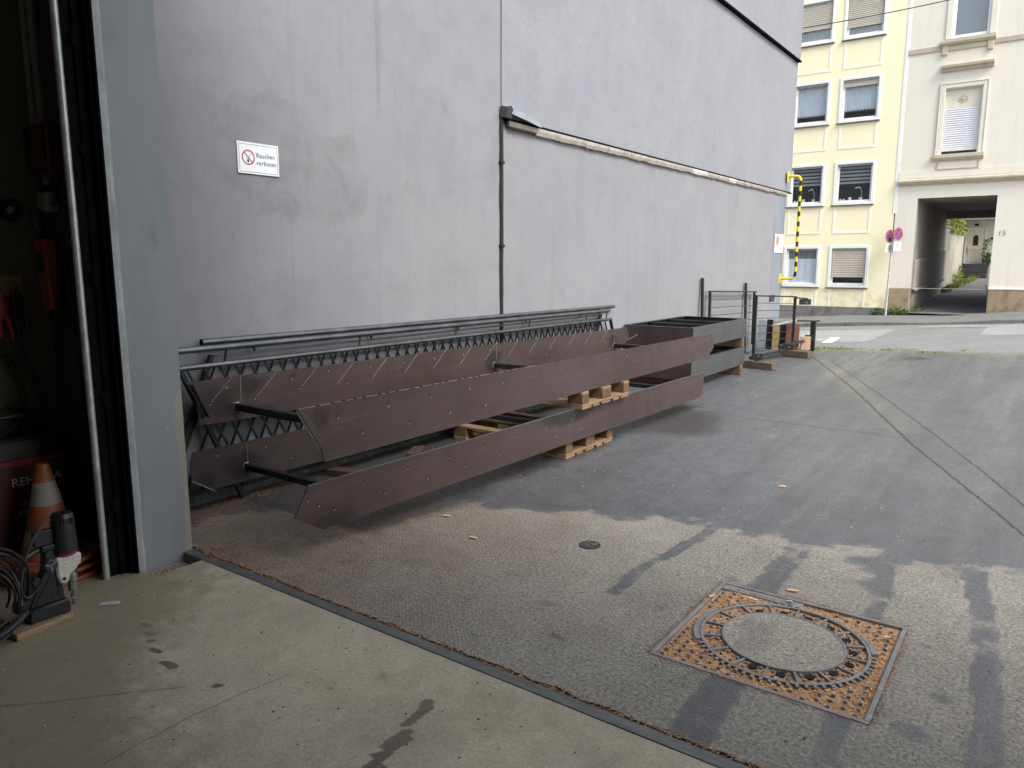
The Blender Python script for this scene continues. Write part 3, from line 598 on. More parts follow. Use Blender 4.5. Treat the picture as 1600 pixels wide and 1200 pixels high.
for c in range(3):
    for r in range(5):
        w = ywin(c, r); a, b = YC[c]; zt, zb = YR[r]; sel = {(1,3):.36, (2,3):.26, (2,0):.22}.get((c, r))
        if sel: obj('roller_shutter', slats(a+.004,b-.004,zb+sel,zt-.004,FY+.035), M_SHUT if r == 3 or c == 2 else M_SHUTW, w)
        if (c, r) in ((1,2),(2,2)):
            obj('curtain', curtain_mb(a+.03,b-.03,zb+(.20 if c == 1 else .24),zt-.05,FY+.12,22,.02,.045), M_CURT, w, fix=False)
            if c == 2: obj('roller_shutter', slats(a+.004,b-.004,zt-.16,zt-.004,FY+.035), M_SHUT, w)
        elif (c, r) == (1,0): obj('curtain', curtain_mb(a+.03,b-.03,zb+.05,zt-.05,FY+.13,10,.02), M_CURTG, w, fix=False); obj('curtain', curtain_mb(a+.03,b-.03,zb+.05,zb+.78,FY+.105,4,.01), M_CURT, w, fix=False)
        elif (c, r) in ((1,1),(2,1)):
            mb = MB()
            for q in range(5): mb.box(a+.04,b-.04,FY+.125,FY+.13,zt-.14-q*.105,zt-.075-q*.105)
            obj('blind', mb, M_CURTG, w)
            mb = MB(); mb.box(a+.04,b-.04,FY+.13,FY+.22,zb+.0,zb+.05)
            obj('inner_sill', mb, M_TRIMW, w)
            mb = MB(); sx = a+.66; mb.tube(smooth_path([(sx,FY+.16,zb+.05),(sx+.02,FY+.16,zb+.3),(sx-.05,FY+.15,zb+.42),(sx-.14,FY+.15,zb+.40)]), .006, 5)
            for q in range(9): mb.lathe([(.004,0),(.028,.012),(.004,.026)], (sx-.02-q*.016,FY+.15+random.uniform(-.02,.02),zb+.42-abs(q-3)*.006+random.uniform(-.02,.02)), 6)
            mb.lathe([(.045,0),(.055,.08),(.05,.08)], (sx,FY+.17,zb+.05), 10); obj('orchid', mb, M_TRIMW, w)
            mb = MB()
            for q, (dx, s) in enumerate(((.06,.03),(.15,.028),(.32,.05))): mb.lathe([(s*.7,0),(s,s),(s*.8,s*1.9)], (a+.04+dx,FY+.16,zb+.05), 10)
            obj('ornament', mb, M_TRIMW, w)
        elif r == 3: obj('curtain', curtain_mb(a+.03,b-.03,zb+.05,zt-.05,FY+.12,12,.02), M_CURTG, w, fix=False)
        # moulded panel below each window
        zl = {0:.262, 1:2.46, 2:4.93, 3:7.2, 4:9.6}[r]; zu = zb-.118
        mb = MB()
        for xx in (a-.04, b-.02): mb.box(xx,xx+.06,FY-.010,FY+.01,zl,zu)
        if r: mb.box(a+.02,b-.02,FY-.010,FY+.01,zl,zl+.06)
        obj('panel_moulding', mb, M_CREAMW, yel)

bei = thing('beige_apartment_building', 'beige old apartment building with stone cornice and a dark passage through it', 'apartment building', (4,FY,0))
PX0, PX1, PZ = 1.13, 3.05, 3.40
mb = MB(); wall_holes(mb, .575, 12, .86, 14, [(PX0,PX1,.86,PZ),(1.60,2.45,4.56,6.30),(1.61,2.50,7.62,9.45)], depth=.18)
mb.box(.60,PX0-.02,FY+.5,29.2,-1,14); mb.box(PX1+.3,12,FY+.5,29.2,-1,14); mb.box(PX0-.02,PX1+.3,FY+.5,29.2,PZ+.03,14); obj('wall', mb, M_BEI, bei, smooth=False, fix=False)
for x0, x1 in ((.58,PX0),(PX1,12)):
    mb = MB(); mb.box(x0,x1,FY-.045,FY+.3,-1,.855); obj('plinth', mb, M_PLINB, bei, bevel=.01)
mb = MB(); mb.box(PX1,12,FY-.06,FY+.1,.857,.90); obj('plinth_ledge', mb, M_BEI, bei, bevel=.01)
# passage through the house
M_PASS = facade_mat('passage_plaster', (.36,.325,.30), (.42,.38,.35), (.2,.17,.15), .8)
mb = MB(); mb.add([(PX0,FY+.002,-1),(PX0+.05,29.2,-1),(PX0+.05,29.2,PZ),(PX0,FY+.002,PZ)], [(0,1,2,3)]); mb.add([(PX1,FY+.002,-1),(PX1,FY+.002,PZ),(PX1,29.2,PZ),(PX1,29.2,-1)], [(0,1,2,3)])
mb.add([(PX0,FY,PZ),(PX1,FY,PZ),(PX1,29.2,PZ),(PX0,29.2,PZ)], [(0,1,2,3)]); mb.box(PX0,PX1,29.0,29.2,3.14,PZ); mb.box(PX0-.02,PX0+.05,29.19,29.21,-1,3.4)
obj('passage_lining', mb, M_PASS, bei, smooth=False)
mb = MB(); mb.prism([(PX0+.004,FY+.25,.80),(PX0+.05,29.1,.98),(PX0+.05,29.1,2.02),(PX0+.004,FY+.25,1.66)], (.055,0,0)); obj('dado_panel', mb, M_PASS, bei, bevel=.012)
mb = MB(); mb.prism([(PX0+.06,FY+.25,.76),(PX0+.10,29.1,.94),(PX0+.10,29.1,1.02),(PX0+.06,FY+.25,.84)], (.05,0,0)); obj('dado_rail', mb, M_PASS, bei, bevel=.01)
# cornice and string course
mb = MB(); mb.prism([(.60,FY+.01,3.78),(.60,FY-.07,3.78),(.60,FY-.14,3.86),(.60,FY-.14,3.90),(.60,FY+.01,3.96)], (11.4,0,0)); obj('cornice', mb, M_STONE, bei, smooth=False)
mb = MB(); mb.box(.601,12,FY-.022,FY+.01,3.955,4.15); obj('cornice_band', mb, M_BEI, bei)
mb = MB(); mb.box(.605,12,FY-.03,FY+.01,7.33,7.47); obj('string_course', mb, simple('pink_stone', (.50,.42,.345), .85, 0, .15, 4), bei, bevel=.008)
# lower window with white shutters
x0, x1 = 1.60, 2.45
w = obj('window', frame_mb(x0-.10,x1+.13,4.56,6.42,FY-.035,FY+.02,.10,.004), M_BEI, bei, bevel=.006)
mb = frame_mb(x0-.14,x1+.17,4.56,6.46,FY-.05,FY-.01,.035,.004); obj('surround_edge', mb, M_BEI, w, bevel=.006)
mb = MB(); mb.prism([(x0-.18,FY+.01,4.40),(x0-.18,FY-.06,4.40),(x0-.18,FY-.12,4.47),(x0-.18,FY-.12,4.55),(x0-.18,FY+.01,4.57)], (x1-x0+.37,0,0)); obj('sill', mb, M_STONE, w, smooth=False)
mb = MB(); mb.box(x0,x1,FY+.10,FY+.15,5.79,6.30); obj('fanlight_panel', mb, M_BEI, w)
mb = MB(); cx_ = 2.02; mb.lathe([(.001,-.02),(.115,-.02),(.125,.0),(.115,.018),(.08,.010),(.06,.016),(.02,.03),(.001,.03)], (0,0,0), 22); mb.v = [(cx_+x_*1.0, FY+.10-z_, 6.02+y_*.72) for x_, y_, z_ in mb.v]; obj('rosette', mb, M_STONE, w)
obj('roller_shutter', slats(x0+.006,x1-.006,4.66,5.785,FY+.07,.058), M_SHUTW, w)
mb = MB(); mb.box(x0-.05,x1+.09,FY-.020,FY+.01,4.155,4.40); mb2 = frame_mb(x0-.06,x1+.10,4.152,4.40,FY-.04,FY-.018,.035); obj('apron_panel', mb, M_BEI, w); obj('apron_frame', mb2, M_STONE, w, bevel=.004)
mb = MB(); mb.prism([(1.46,FY+.01,6.76),(1.46,FY-.07,6.76),(1.46,FY-.08,6.82),(1.46,FY-.16,6.85),(1.46,FY-.17,6.91),(1.46,FY+.01,6.95)], (1.22,0,0)); obj('hood_cornice', mb, M_STONE, w, smooth=False)
# upper window, white frame and dark glass
x0, x1 = 1.61, 2.50
w = obj('window', frame_mb(x0-.14,x1+.14,7.60,9.6,FY-.035,FY+.02,.14,.004), M_BEI, bei, bevel=.006)
obj('frame', frame_mb(x0+.001,x1-.001,7.621,9.449,FY+.05,FY+.12,.075), M_PVC, w, bevel=.006)
mb = MB(); mb.add([(x0+.07,FY+.08,7.69),(x1-.07,FY+.08,7.69),(x1-.07,FY+.08,9.4),(x0+.07,FY+.08,9.4)], [(0,1,2,3)]); obj('pane', mb, M_GLASS, w, fix=False)
mb = MB(); mb.box(x0+.01,x1-.01,FY+.2,FY+.22,7.63,9.44); obj('room', mb, simple('blue_grey_blind', (.20,.215,.24), .8, 0, .08, 2), w)
mb = MB(); mb.prism([(1.38,FY+.01,7.44),(1.38,FY-.08,7.44),(1.38,FY-.13,7.50),(1.38,FY-.13,7.56),(1.38,FY+.01,7.60)], (1.28,0,0)); obj('sill', mb, M_STONE, w, smooth=False)
mb = MB(); mb.box(1.42,2.62,FY-.04,FY+.01,7.30,7.438); mb.box(1.42,1.56,FY-.07,FY+.0,7.20,7.44); mb.box(2.48,2.62,FY-.07,FY+.0,7.20,7.44); obj('sill_bracket', mb, M_STONE, w, bevel=.01)
num = text_mb('15', .20, (3.14,FY-.012,2.32), (1,0,0), (0,0,1)); obj('house_number', num, simple('grey_brown_number', (.30,.25,.20), .7), bei, smooth=False)
mb = MB(); mb.box(.58,12.1,FY-.3,29.2,14,14.3); obj('roof', mb, simple('roof_slate', (.06,.06,.065), .7), bei)

# courtyard behind
def PZf(x, y): return np.interp(y, [19.6,22.3,29,33,37.2,45], [.12,.17,.47,.68,.93,1.0]) + 0*np.asarray(x)
M_PATH = ground_mat('passage_asphalt', (.15,.15,.15), (.10,.10,.10), .9, (.4,.6), False)
sheet('passage_path', PX0, PX1, FY-.35, 29, PZf, M_PATH, (6,40)); sheet('courtyard_path', -3, 9, 29, 48, lambda x, y: PZf(x, y)-.004, M_PATH, (20,30))
gw = thing('garden_wall', 'weathered old garden wall beside the courtyard path behind passage', 'wall', (1.0,30,0))
mb = MB(); mb.box(.75,1.05,29.3,37.3,0,2.9); obj('wall_body', mb, facade_mat('old_render', (.42,.39,.32), (.52,.49,.42), (.16,.13,.09), 1.0), gw, smooth=False)
mb = MB(); mb.box(.72,1.09,29.3,37.3,2.902,2.96); obj('wall_cap', mb, M_STONE, gw, bevel=.01)
hs_ = thing('courtyard_house', 'small white house with panelled front door seen through passage', 'house', (2,38,.95))
mb = MB(); mb.box(.8,7,38,44,.5,3.5); obj('wall', mb, facade_mat('white_render', (.70,.68,.60), (.76,.74,.68), (.5,.46,.38), .3), hs_, smooth=False)
mb = MB(); mb.box(.6,7.2,37.4,44.2,3.47,3.68); obj('roof', mb, simple('grey_fascia', (.30,.31,.32), .6), hs_, bevel=.01)
mb = MB(); mb.box(.62,.72,37.40,37.52,1.0,3.47); obj('downpipe', mb, simple('brown_pipe', (.1,.08,.06), .6), hs_)
dr = obj('door', (lambda m: (m.box(1.12,1.80,37.93,37.99,1.56,3.06), m)[1])(MB()), M_OLDW, hs_, bevel=.008)
obj('door_frame', frame_mb(1.04,1.88,1.55,3.14,37.90,37.995,.075,.004), M_PVC, dr, bevel=.006)
mb = MB(); mb.prism([(1.36,37.92,2.35),(1.56,37.92,2.35),(1.56,37.92,2.72),(1.53,37.92,2.79),(1.46,37.92,2.83),(1.39,37.92,2.79),(1.36,37.92,2.72)], (0,.012,0)); obj('door_window', mb, simple('dark_pane', (.02,.022,.02), .15), dr)
obj('door_panel', frame_mb(1.20,1.72,1.66,2.2,37.915,37.935,.04), M_OLDW, dr, bevel=.006)
mb = MB(); mb.box(1.17,1.19,37.88,37.93,2.05,2.3); obj('handle', mb, M_GALV, dr)
M_SLATE = simple('dark_slate', (.05,.053,.06), .5, 0, .3, 4)
for i in range(3):
    mb = MB(); mb.box(1.05,2.06,37.0+i*.3,37.985,.93+i*.205,.93+(i+1)*.205-.012); obj('step', mb, M_SLATE, hs_, bevel=.012)
mb = MB(); mb.lathe([(.03,0),(.10,.03),(.07,.09),(.02,.10)], (1.45,37.85,3.22), 12); obj('porch_lamp', mb, M_BLACK, hs_)
mb = MB(); mb.box(2.02,2.2,37.93,37.995,2.62,2.70); obj('letter_box', mb, M_BLACK, hs_)

# ---------------------------------------------------------------- plants
def leafmat(name, a, b):
    k = NT(name); oi = k.noise(7, 3); k.set(Base_Color=k.mix(k.mr(oi, .35, .65), a, b), Roughness=.6); k.b.inputs['Specular IOR Level'].default_value = .3; return k.m
M_LEAF = leafmat('leaf_green', (.05,.095,.025), (.10,.16,.035)); M_GRASS = leafmat('grass_green', (.20,.26,.05), (.32,.34,.11)); M_LEAFY = leafmat('yellow_green_leaf', (.16,.22,.04), (.30,.32,.08)); M_DRYL = leafmat('dry_grass', (.27,.22,.10), (.33,.28,.14))
def leaves(n, fpos, size=(.03,.07)):
    m = MB()
    for _ in range(n):
        p = Vector(fpos()); s = random.uniform(*size); d = Vector((random.gauss(0,1), random.gauss(0,1), random.gauss(.3,.7))).normalized(); u = d.cross(Vector((random.gauss(0,1), random.gauss(0,1), 1))).normalized()
        m.add([p, p+d*s*.5+u*s*.28, p+d*s, p+d*s*.5-u*s*.28], [(0,1,2,3)])
    return m
def blades(n, fpos, h=(.03,.10), w=.005):
    m = MB()
    for _ in range(n):
        p = Vector(fpos()); hh = random.uniform(*h); a = random.uniform(0, 6.28); d = Vector((math.cos(a), math.sin(a), 0)); t = d*random.uniform(.2,.8)*hh; s = Vector((-d.y, d.x, 0))*w
        m.add([p-s, p+s, p+t*.4+Vector((0,0,hh*.7))+s*.6, p+t+Vector((0,0,hh)), p+t*.4+Vector((0,0,hh*.7))-s*.6], [(0,1,2,3,4)])
    return m
def gpos():
    x = .35 + random.random()**1.7*3.2; c = random.gauss(0, .16+.10*math.exp(-x)); y = 12.62 + c
    if fbm(np.array([x]), np.array([y]), 2.1, 61)[0] < .52: x = .35+abs(random.gauss(0,.45))
    return (x, y, h1(x, y)-.012)
obj('weeds', blades(2200, gpos, (.010,.050), .006), M_GRASS, fix=False, kind='stuff')
def gpos2():
    x = random.choice((1.12+abs(random.gauss(0,.10)), 1.12+abs(random.gauss(0,.14)), 2.75+random.gauss(0,.16))); y = random.uniform(29.3,37); x = x+.06*(y-30)*(x < 2)-.05*(y-33)*(x > 2); return (x, y, float(PZf(0, y)))
obj('courtyard_weeds', blades(1500, gpos2, (.05,.18), .016), M_LEAFY, fix=False, kind='stuff')
def plant(label, mat, c, n, spread, hgt, size, stems=6, name='weed_plant', cat='plant', group=None):
    t = thing(name, label, cat, c, group=group); cc = Vector(c)
    def f():
        r = random.random()**.5; a = random.uniform(0, 6.28); return (cc.x+spread[0]*r*math.cos(a), cc.y+spread[1]*r*math.sin(a), cc.z+hgt*random.random()**1.2*(1.1-.5*r))
    obj('leaves', leaves(n, f, size), mat, t, fix=False)
    mb = MB()
    for i in range(stems): e = f(); mb.tube([(cc.x+random.uniform(-.3,.3)*spread[0], cc.y, cc.z-.03), ((cc.x+e[0])/2, (cc.y+e[1])/2, cc.z+hgt*.4), e], [.006,.005,.002], 5)
    obj('stem', mb, M_LEAF, t); return t
plant('low dark green weeds at the foot of brown stone plinth', M_LEAF, (.86,22.05,float(PV(.86,22.05))), 420, (.34,.13), .22, (.04,.09))
plant('small pale weed at the end of grey plinth beside sign pole', M_LEAF, (.32,22.08,float(PV(.3,22.08))), 160, (.16,.10), .26, (.04,.09))
plant('green weeds at the left corner of the passage entrance', M_LEAF, (1.32,22.6,.2), 160, (.16,.5), .18, (.03,.08))
plant('yellow green creeper hanging over the old garden wall', M_LEAFY, (1.0,34.5,2.75), 1500, (.22,3.2), .75, (.07,.16), 10, 'creeper')
plant('bushy yellow weeds growing at foot of garden wall', M_LEAFY, (1.16,35.0,.78), 420, (.12,1.8), .5, (.05,.11), 10)
plant('dry orange grass clump next to the dark entrance steps', M_DRYL, (1.06,36.4,.9), 130, (.08,.2), .75, (.06,.15), 8)
tr = thing('courtyard_tree', 'green leafy tree behind the garden wall of the courtyard', 'tree', (-.2,38,.9))
mb = MB(); mb.tube([(-.2,38,.8),(-.15,38,2.2),(-.1,37.9,3.4),(.1,37.8,5)], [.14,.12,.09,.04], 8); mb.tube([(-.12,37.95,3),(.5,37.5,4.2)], [.06,.03], 6); obj('trunk', mb, simple('bark', (.09,.07,.05), .9), tr)
def tf():
    b = random.choice(((.2,37.6,3.9,.8),(-.6,38,4.4,1.0),(.5,37.7,4.7,.8),(0,38.3,5.3,.9))); v = Vector((random.gauss(0,1),random.gauss(0,1),random.gauss(0,1))).normalized()*b[3]*random.random()**.4; return (b[0]+v.x,b[1]+v.y,b[2]+v.z)
obj('crown', leaves(3200, tf, (.10,.22)), M_LEAF, tr, fix=False)
for i, (x, z, s, l) in enumerate(((1.88,1.56,.13,'dark green potted shrub beside the white front door'),(2.02,1.35,.10,'grey green potted plant on the step beside the front door'))):
    t = thing('potted_plant', l, 'plant', (x,37.7,z)); mb = MB(); mb.lathe([(s*.6,0),(s*.8,.2),(s*.72,.2)], (0,0,0), 12); obj('pot', mb, M_SLATE, t, local=True)
    obj('leaves', leaves(260, lambda: (x+random.gauss(0,s*.5), 37.7+random.gauss(0,s*.5), z+.2+random.random()**1.3*(.85-.4*i)), (.05,.11)), M_LEAF, t, fix=False)

# ---------------------------------------------------------------- street furniture and wall fittings
sp = thing('no_stopping_sign', 'leaning street pole with two round blue and red no stopping signs', 'sign', (.595,21.9,float(PV(.6,21.9))))
mb = MB(); mb.tube([(.595,21.9,0),(.615,21.9,1.6),(.63,21.9,2.36)], .032, 12); obj('pole', mb, simple('pale_pole', (.55,.55,.53), .5, .1, .35, 10), sp)
M_BLUES = simple('sign_blue', (.085,.085,.27), .45, 0, .1, 6); M_REDS = simple('sign_red', (.50,.10,.14), .45, 0, .1, 6)
for (x, z, ang) in ((.55,2.345,66), (.765,2.40,60)):
    a = Vector((math.cos(R(ang)), math.sin(R(ang)), 0)); n = Vector((a.y, -a.x, 0)); c = Vector((x,21.87,z))
    mb = MB(); mb.disc(c, a, (0,0,1), .185, -n*.006, 28); dsc = obj('sign_disc', mb, M_BLUES, sp)
    mb = MB(); mb.ring(c+n*.002, a, (0,0,1), .145, .187, n*.004, 28)
    for s_ in (1,-1): dd = (a*s_+Vector((0,0,1))).normalized(); ss = n.cross(dd).normalized(); mb.obox(c+n*.004, dd*.15, ss*.016, n*.002)
    obj('red_border', mb, M_REDS, dsc)
    mb = MB(); mb.obox(c-Vector((0,0,.345)), a*.145, n*.004, Vector((0,0,.12))); pl = obj('sub_plate', mb, M_TRIMW, sp)
    mb = MB()
    for q in range(3): mb.obox(c-Vector((0,0,.29+.05*q))+n*.005, a*(.09-.015*q), n*.001, Vector((0,0,.009)))
    obj('print_line', mb, M_BLACK, pl)
    mb = MB(); mb.beam(c-n*.01, (.625,21.9,z), .02, .03); obj('clamp', mb, M_GALV, sp)
pg = thing('pipe_guard', 'yellow and black striped pipe bracket on the far wall corner', 'pipe guard', (0,13.3,1.28))
path = smooth_path([(.06,13.3,3.27),(.20,13.3,3.27),(.265,13.3,3.25),(.30,13.3,3.18),(.30,13.3,3.0)], 5) + [Vector((.30,13.3,z)) for z in np.linspace(2.9,1.55,10)] + smooth_path([(.30,13.3,1.5),(.295,13.3,1.36),(.25,13.3,1.29),(.16,13.3,1.28),(.005,13.3,1.28)], 5)
L_ = [0]
for a, b in zip(path[:-1], path[1:]): L_.append(L_[-1] + (b-a).length)
M_YB = simple('safety_yellow', (.72,.52,.02), .5, 0, .12, 12); nst = 25
def at_len(s):
    for i in range(len(L_)-1):
        if L_[i+1] >= s: t = (s-L_[i])/max(1e-6, L_[i+1]-L_[i]); return path[i].lerp(path[i+1], t)
    return path[-1]
for i in range(nst):
    s0, s1 = L_[-1]*i/nst, L_[-1]*(i+1)/nst; mb = MB(); mb.tube([at_len(s0+(s1-s0)*q/5) for q in range(6)], .027, 10)
    obj('stripe', mb, M_YB if (i % 2 == 0 or i < 2 or i > nst-3) else M_BLACK, pg)
for z, x in ((3.27,.05),(1.28,.0)):
    mb = MB(); mb.box(x,x+.014,13.235,13.365,z-.10,z+.10); obj('flange', mb, M_YB, pg, bevel=.003)
ws = thing('warning_sign', 'small white sign with red symbol on slate blue wall corner', 'sign', (.0,13.07,1.95))
mb = MB(); mb.box(.010,.016,12.80,13.35,1.79,2.15); pt = obj('sign_plate', mb, M_TRIMW, ws, bevel=.002)
mb = MB(); mb.disc((.0165,12.96,2.02), (0,1,0), (0,0,1), .10, (.001,0,0), 24); obj('symbol', mb, simple('faded_red', (.62,.20,.14), .6), ws)
mb = MB()
for q in range(4): mb.box(.0165,.0175,13.09,13.31-.03*(q % 2),2.09-.05*q,2.105-.05*q)
for q in range(2): mb.box(.0165,.0175,12.86,13.28-.05*q,1.87-.04*q,1.885-.04*q)
obj('print_line', mb, simple('grey_print', (.3,.3,.32), .6), ws)
cb = MB(); cb.tube([(-3+7*t, 19.9+.6*t, 7.9+.36*t-.10*math.sin(math.pi*t)) for t in np.linspace(0,1,24)], .012, 6); props(obj('overhead_cable', cb, M_BLACK), 'thin dark cable strung across the front of yellow facade', 'cable')
# no smoking sign
sg = thing('no_smoking_sign', 'white no smoking sign with red symbol on the lavender wall', 'sign', (.012,1.07,2.30))
M_PRINTK = simple('print_black', (.02,.022,.03), .5); M_PRINTR = simple('print_red', (.42,.04,.05), .5); M_SIGNW = simple('sign_white', (.74,.78,.82), .35, 0, .03, 4)
sy0, sy1, sz0, sz1 = .905, 1.235, 2.192, 2.399
T = lambda y, z: (.012, y, z)
mb = MB(); mb.box(.006,.012,sy0,sy1,sz0,sz1); obj('sign_plate', mb, M_SIGNW, sg, bevel=.002)
mb = MB(); e = .012; w_ = .0028
for (a, b, c_, d) in ((sy0+e,sy1-e,sz1-e-w_,sz1-e),(sy0+e,sy1-e,sz0+e,sz0+e+w_),(sy0+e,sy0+e+w_,sz0+e+w_,sz1-e-w_),(sy1-e-w_,sy1-e,sz0+e+w_,sz1-e-w_)): mb.box(.012,.0126,a,b,c_,d)
obj('border_line', mb, M_PRINTR, sg)
mb = MB(); cy_, cz_ = .988, 2.300; mb.ring((.0122,cy_,cz_), (0,1,0), (0,0,1), .041, .050, (.0008,0,0), 40); dd = Vector((0,1,-1)).normalized(); mb.obox((.0126,cy_,cz_), dd*.043, Vector((0,1,1)).normalized()*.0036, (.0004,0,0)); obj('prohibition_ring', mb, M_PRINTR, sg)
mb = MB(); mb.disc((.0122,cy_-.002,cz_-.024), (0,1,0), (0,0,1), .009, (.0006,0,0), 14); mb.prism([(.0122,cy_-.009,cz_-.02),(.0122,cy_+.005,cz_-.02),(.0122,cy_-.001,cz_-.004)], (.0006,0,0)); mb.obox((.0124,cy_+.012,cz_+.010), Vector((0,.7,.7))*.018, Vector((0,-.7,.7))*.0012, (.0003,0,0)); mb.obox((.0124,cy_-.013,cz_-.006), Vector((0,.5,-.8))*.010, Vector((0,.8,.5))*.0010, (.0003,0,0)); obj('flame_symbol', mb, M_PRINTK, sg)
obj('lettering', text_mb('Rauchen', .045, T(1.050,2.305), (0,1,0), (0,0,1), .0007, True, sx=.93, track=1.06), M_PRINTK, sg, smooth=False); obj('lettering', text_mb('verboten', .045, T(1.050,2.255), (0,1,0), (0,0,1), .0007, True, sx=.93, track=1.06), M_PRINTK, sg, smooth=False)
# ---------------------------------------------------------------- stair frames (string plates joined by square tubes), pallets
M_PLATE = steel_plate('brown_mill_scale', (.079,.054,.052), (.031,.027,.028), .41, .30)
M_PLATEG = steel_plate('grey_mill_scale', (.085,.087,.091), (.058,.06,.063), .45, .35)
M_PLATED = steel_plate('dark_mill_scale', (.060,.045,.043), (.026,.023,.024), .5, .30)
M_EDGE = simple('cut_steel_edge', (.27,.26,.25), .5, .6, .3, 20)
M_BRIGHT = simple('ground_steel', (.36,.35,.34), .4, .7, .2, 30)
M_SCRIBE = simple('scribe_chalk', (.27,.245,.235), .8, 0, .4, 30)
M_HOLE = simple('drilled_hole_dark', (.008,.007,.007), .9)
M_SQTUBE = simple('black_square_tube', (.026,.028,.032), .36, .3, .35, 9)
def stringer(root, poly, p0, p1, mat, smudge_shades=(), face=1, scribes=(), holes=(), label=None):
    """poly in (along y, z); the plate follows the plan line p0-p1; t = 8 mm thick"""
    k = (p1[0]-p0[0])/(p1[1]-p0[1]); X_ = lambda y: p0[0]+k*(y-p0[1])
    ymin, ymax = min(p[0] for p in poly), max(p[0] for p in poly)
    ym = [p[0] for p in poly]
    # fine grid clipped to the outline: top and bottom interpolated, so smudges and painted pallet shade can sit per vertex
    pts = sorted(set([round(v, 4) for v in list(np.arange(ymin, ymax, .06))+ym]))
    def zrange(y):
        zs = []
        n = len(poly)
        for i in range(n):
            (ya, za), (yb, zb) = poly[i], poly[(i+1) % n]
            if ya == yb:
                if abs(y-ya) < 1e-6: zs += [za, zb]
            elif min(ya, yb)-1e-6 <= y <= max(ya, yb)+1e-6: zs.append(za+(zb-za)*(y-ya)/(yb-ya))
        return min(zs), max(zs)
    nz = 7; V = []; rl = root.location
    for sgn in (0, 1):
        for y in pts:
            a, b = zrange(y)
            for j in range(nz): V.append((X_(y)-rl.x+.008*sgn, y-rl.y, a+(b-a)*j/(nz-1)-rl.z))
    n = len(pts); F = []; N = n*nz
    for i in range(n-1):
        for j in range(nz-1):
            a = i*nz+j; F.append((a, a+nz, a+nz+1, a+1)); F.append((N+a, N+a+1, N+a+nz+1, N+a+nz))
        F.append((i*nz, N+i*nz, N+i*nz+nz, i*nz+nz)); t_ = i*nz+nz-1; F.append((t_, t_+nz, N+t_+nz, N+t_))
    for j in range(nz-1): F.append((j, j+1, N+j+1, N+j)); a = (n-1)*nz+j; F.append((a, N+a, N+a+1, a+1))
    me = bpy.data.meshes.new('stringer'); me.from_pydata(V, [], F)
    yv = np.array([v[1] for v in V])+rl.y; zv = np.array([v[2] for v in V])+rl.z; s = np.zeros(len(V))
    for (sy, sz, ry, rz) in smudge_shades: s = np.maximum(s, 1-sstep(.4, 1.15, np.hypot((yv-sy)/ry, (zv-sz)/rz)))
    set_attr(me, 'smudge_shade', s)
    bm = bmesh.new(); bm.from_mesh(me); bmesh.ops.recalc_face_normals(bm, faces=bm.faces); bm.to_mesh(me); bm.free()
    o = obj('stringer', me, mat, root, label=label)
    # bright cut edge along the top
    xo = .0085 if face > 0 else -.0005; sg = face
    for (ya, za, yb, zb) in scribes:
        mb = MB(); a = Vector((X_(ya)+xo, ya, za)); b = Vector((X_(yb)+xo, yb, zb)); d = (b-a).normalized(); up = Vector((0,-d.z,d.y))
        mb.add([a-up*.0016, b-up*.0016, b+up*.0016, a+up*.0016], [(0,1,2,3)]); mb.v = [(v[0]+sg*.0006, v[1], v[2]) for v in mb.v]; mb.add([(v[0]-sg*.001, v[1], v[2]) for v in mb.v[:4]], [(3,2,1,0)])
        obj('scribe_line', mb, M_SCRIBE, o, smooth=False)
    hb, hd = MB(), MB()
    for (y, z) in holes:
        x = X_(y)+xo; r = random.uniform(.006,.009)
        hd.disc((x, y, z+.002), (0,1,0), (0,0,1), r, (sg*.0012,0,0), 10)
        hb.obox((x+sg*.001, y+random.uniform(-.004,.004), z-.006), (.0012,0,0), (0,random.uniform(.003,.006),0), (0,random.uniform(-.003,.003),random.uniform(.004,.009)))
    if holes: obj('drilled_hole', hd, M_HOLE, o, smooth=False, kind='stuff'); obj('bright_burr', hb, M_BRIGHT, o, smooth=False, kind='stuff')
    return o, X_
def holeset(y0, y1, zu, zl, off=.165, sp=.37):
    out = []; y = y0
    while y < y1: out += [(y+random.uniform(-.01,.01), zu+random.uniform(-.006,.006)), (y+off, zl+random.uniform(-.006,.006))]; y += sp
    return [h for h in out if h[0] < y1]
def square_tube(root, x0, x1, y, z, h=.045, w=.045, tilt=0):
    mb = MB(); mb.box(x0, x1, y-w/2, y+w/2, z-h/2, z+h/2); t = obj('cross_tube', mb, M_SQTUBE, root, bevel=.005)
    mb = MB()
    for dy, dz in ((-1,0),(1,0),(0,1),(0,-1)): mb.obox((x0+.003, y+dy*w*.52, z+dz*h*.52), (.004,0,0), (0,.004 if dy else w*.4,0), (0,0,.004 if dz else h*.4))
    obj('weld_bead', mb, M_BRIGHT, t, bevel=.002); return t
lo = thing('stair_flight', 'lower brown steel stair frame with pointed plate ends near the ground', 'stair frame', (.75,3,.144), group='steel stair frames stacked on pallets')
zt, zb = .413, .1445
stringer(lo, [(.300,zt),(.203,.256),(.385,zb),(5.52,zb),(5.56,.20),(5.60,zt-.002)], (1.345,.38), (1.478,5.6), M_PLATE, [(.45,.175,.24,.07),(2.9,.40,.55,.12)], 1, (), holeset(.68,5.4,.343,.243)+[(.294,.336),(.36,.29),(.463,.24)])  # last smudge paints the upper pallet's soft shadow onto the plate
stringer(lo, [(.335,zt),(.318,.36),(.315,.235),(.45,zb),(5.6,zb),(5.7,zt)], (.182,.315), (.312,5.6), M_PLATED, [(.68,.26,.2,.12),(.40,.2,.10,.1),(1.35,.36,.1,.04)], 1, ((.72,.26,.72,.41),), holeset(.50,5.5,.36,.235,.2))
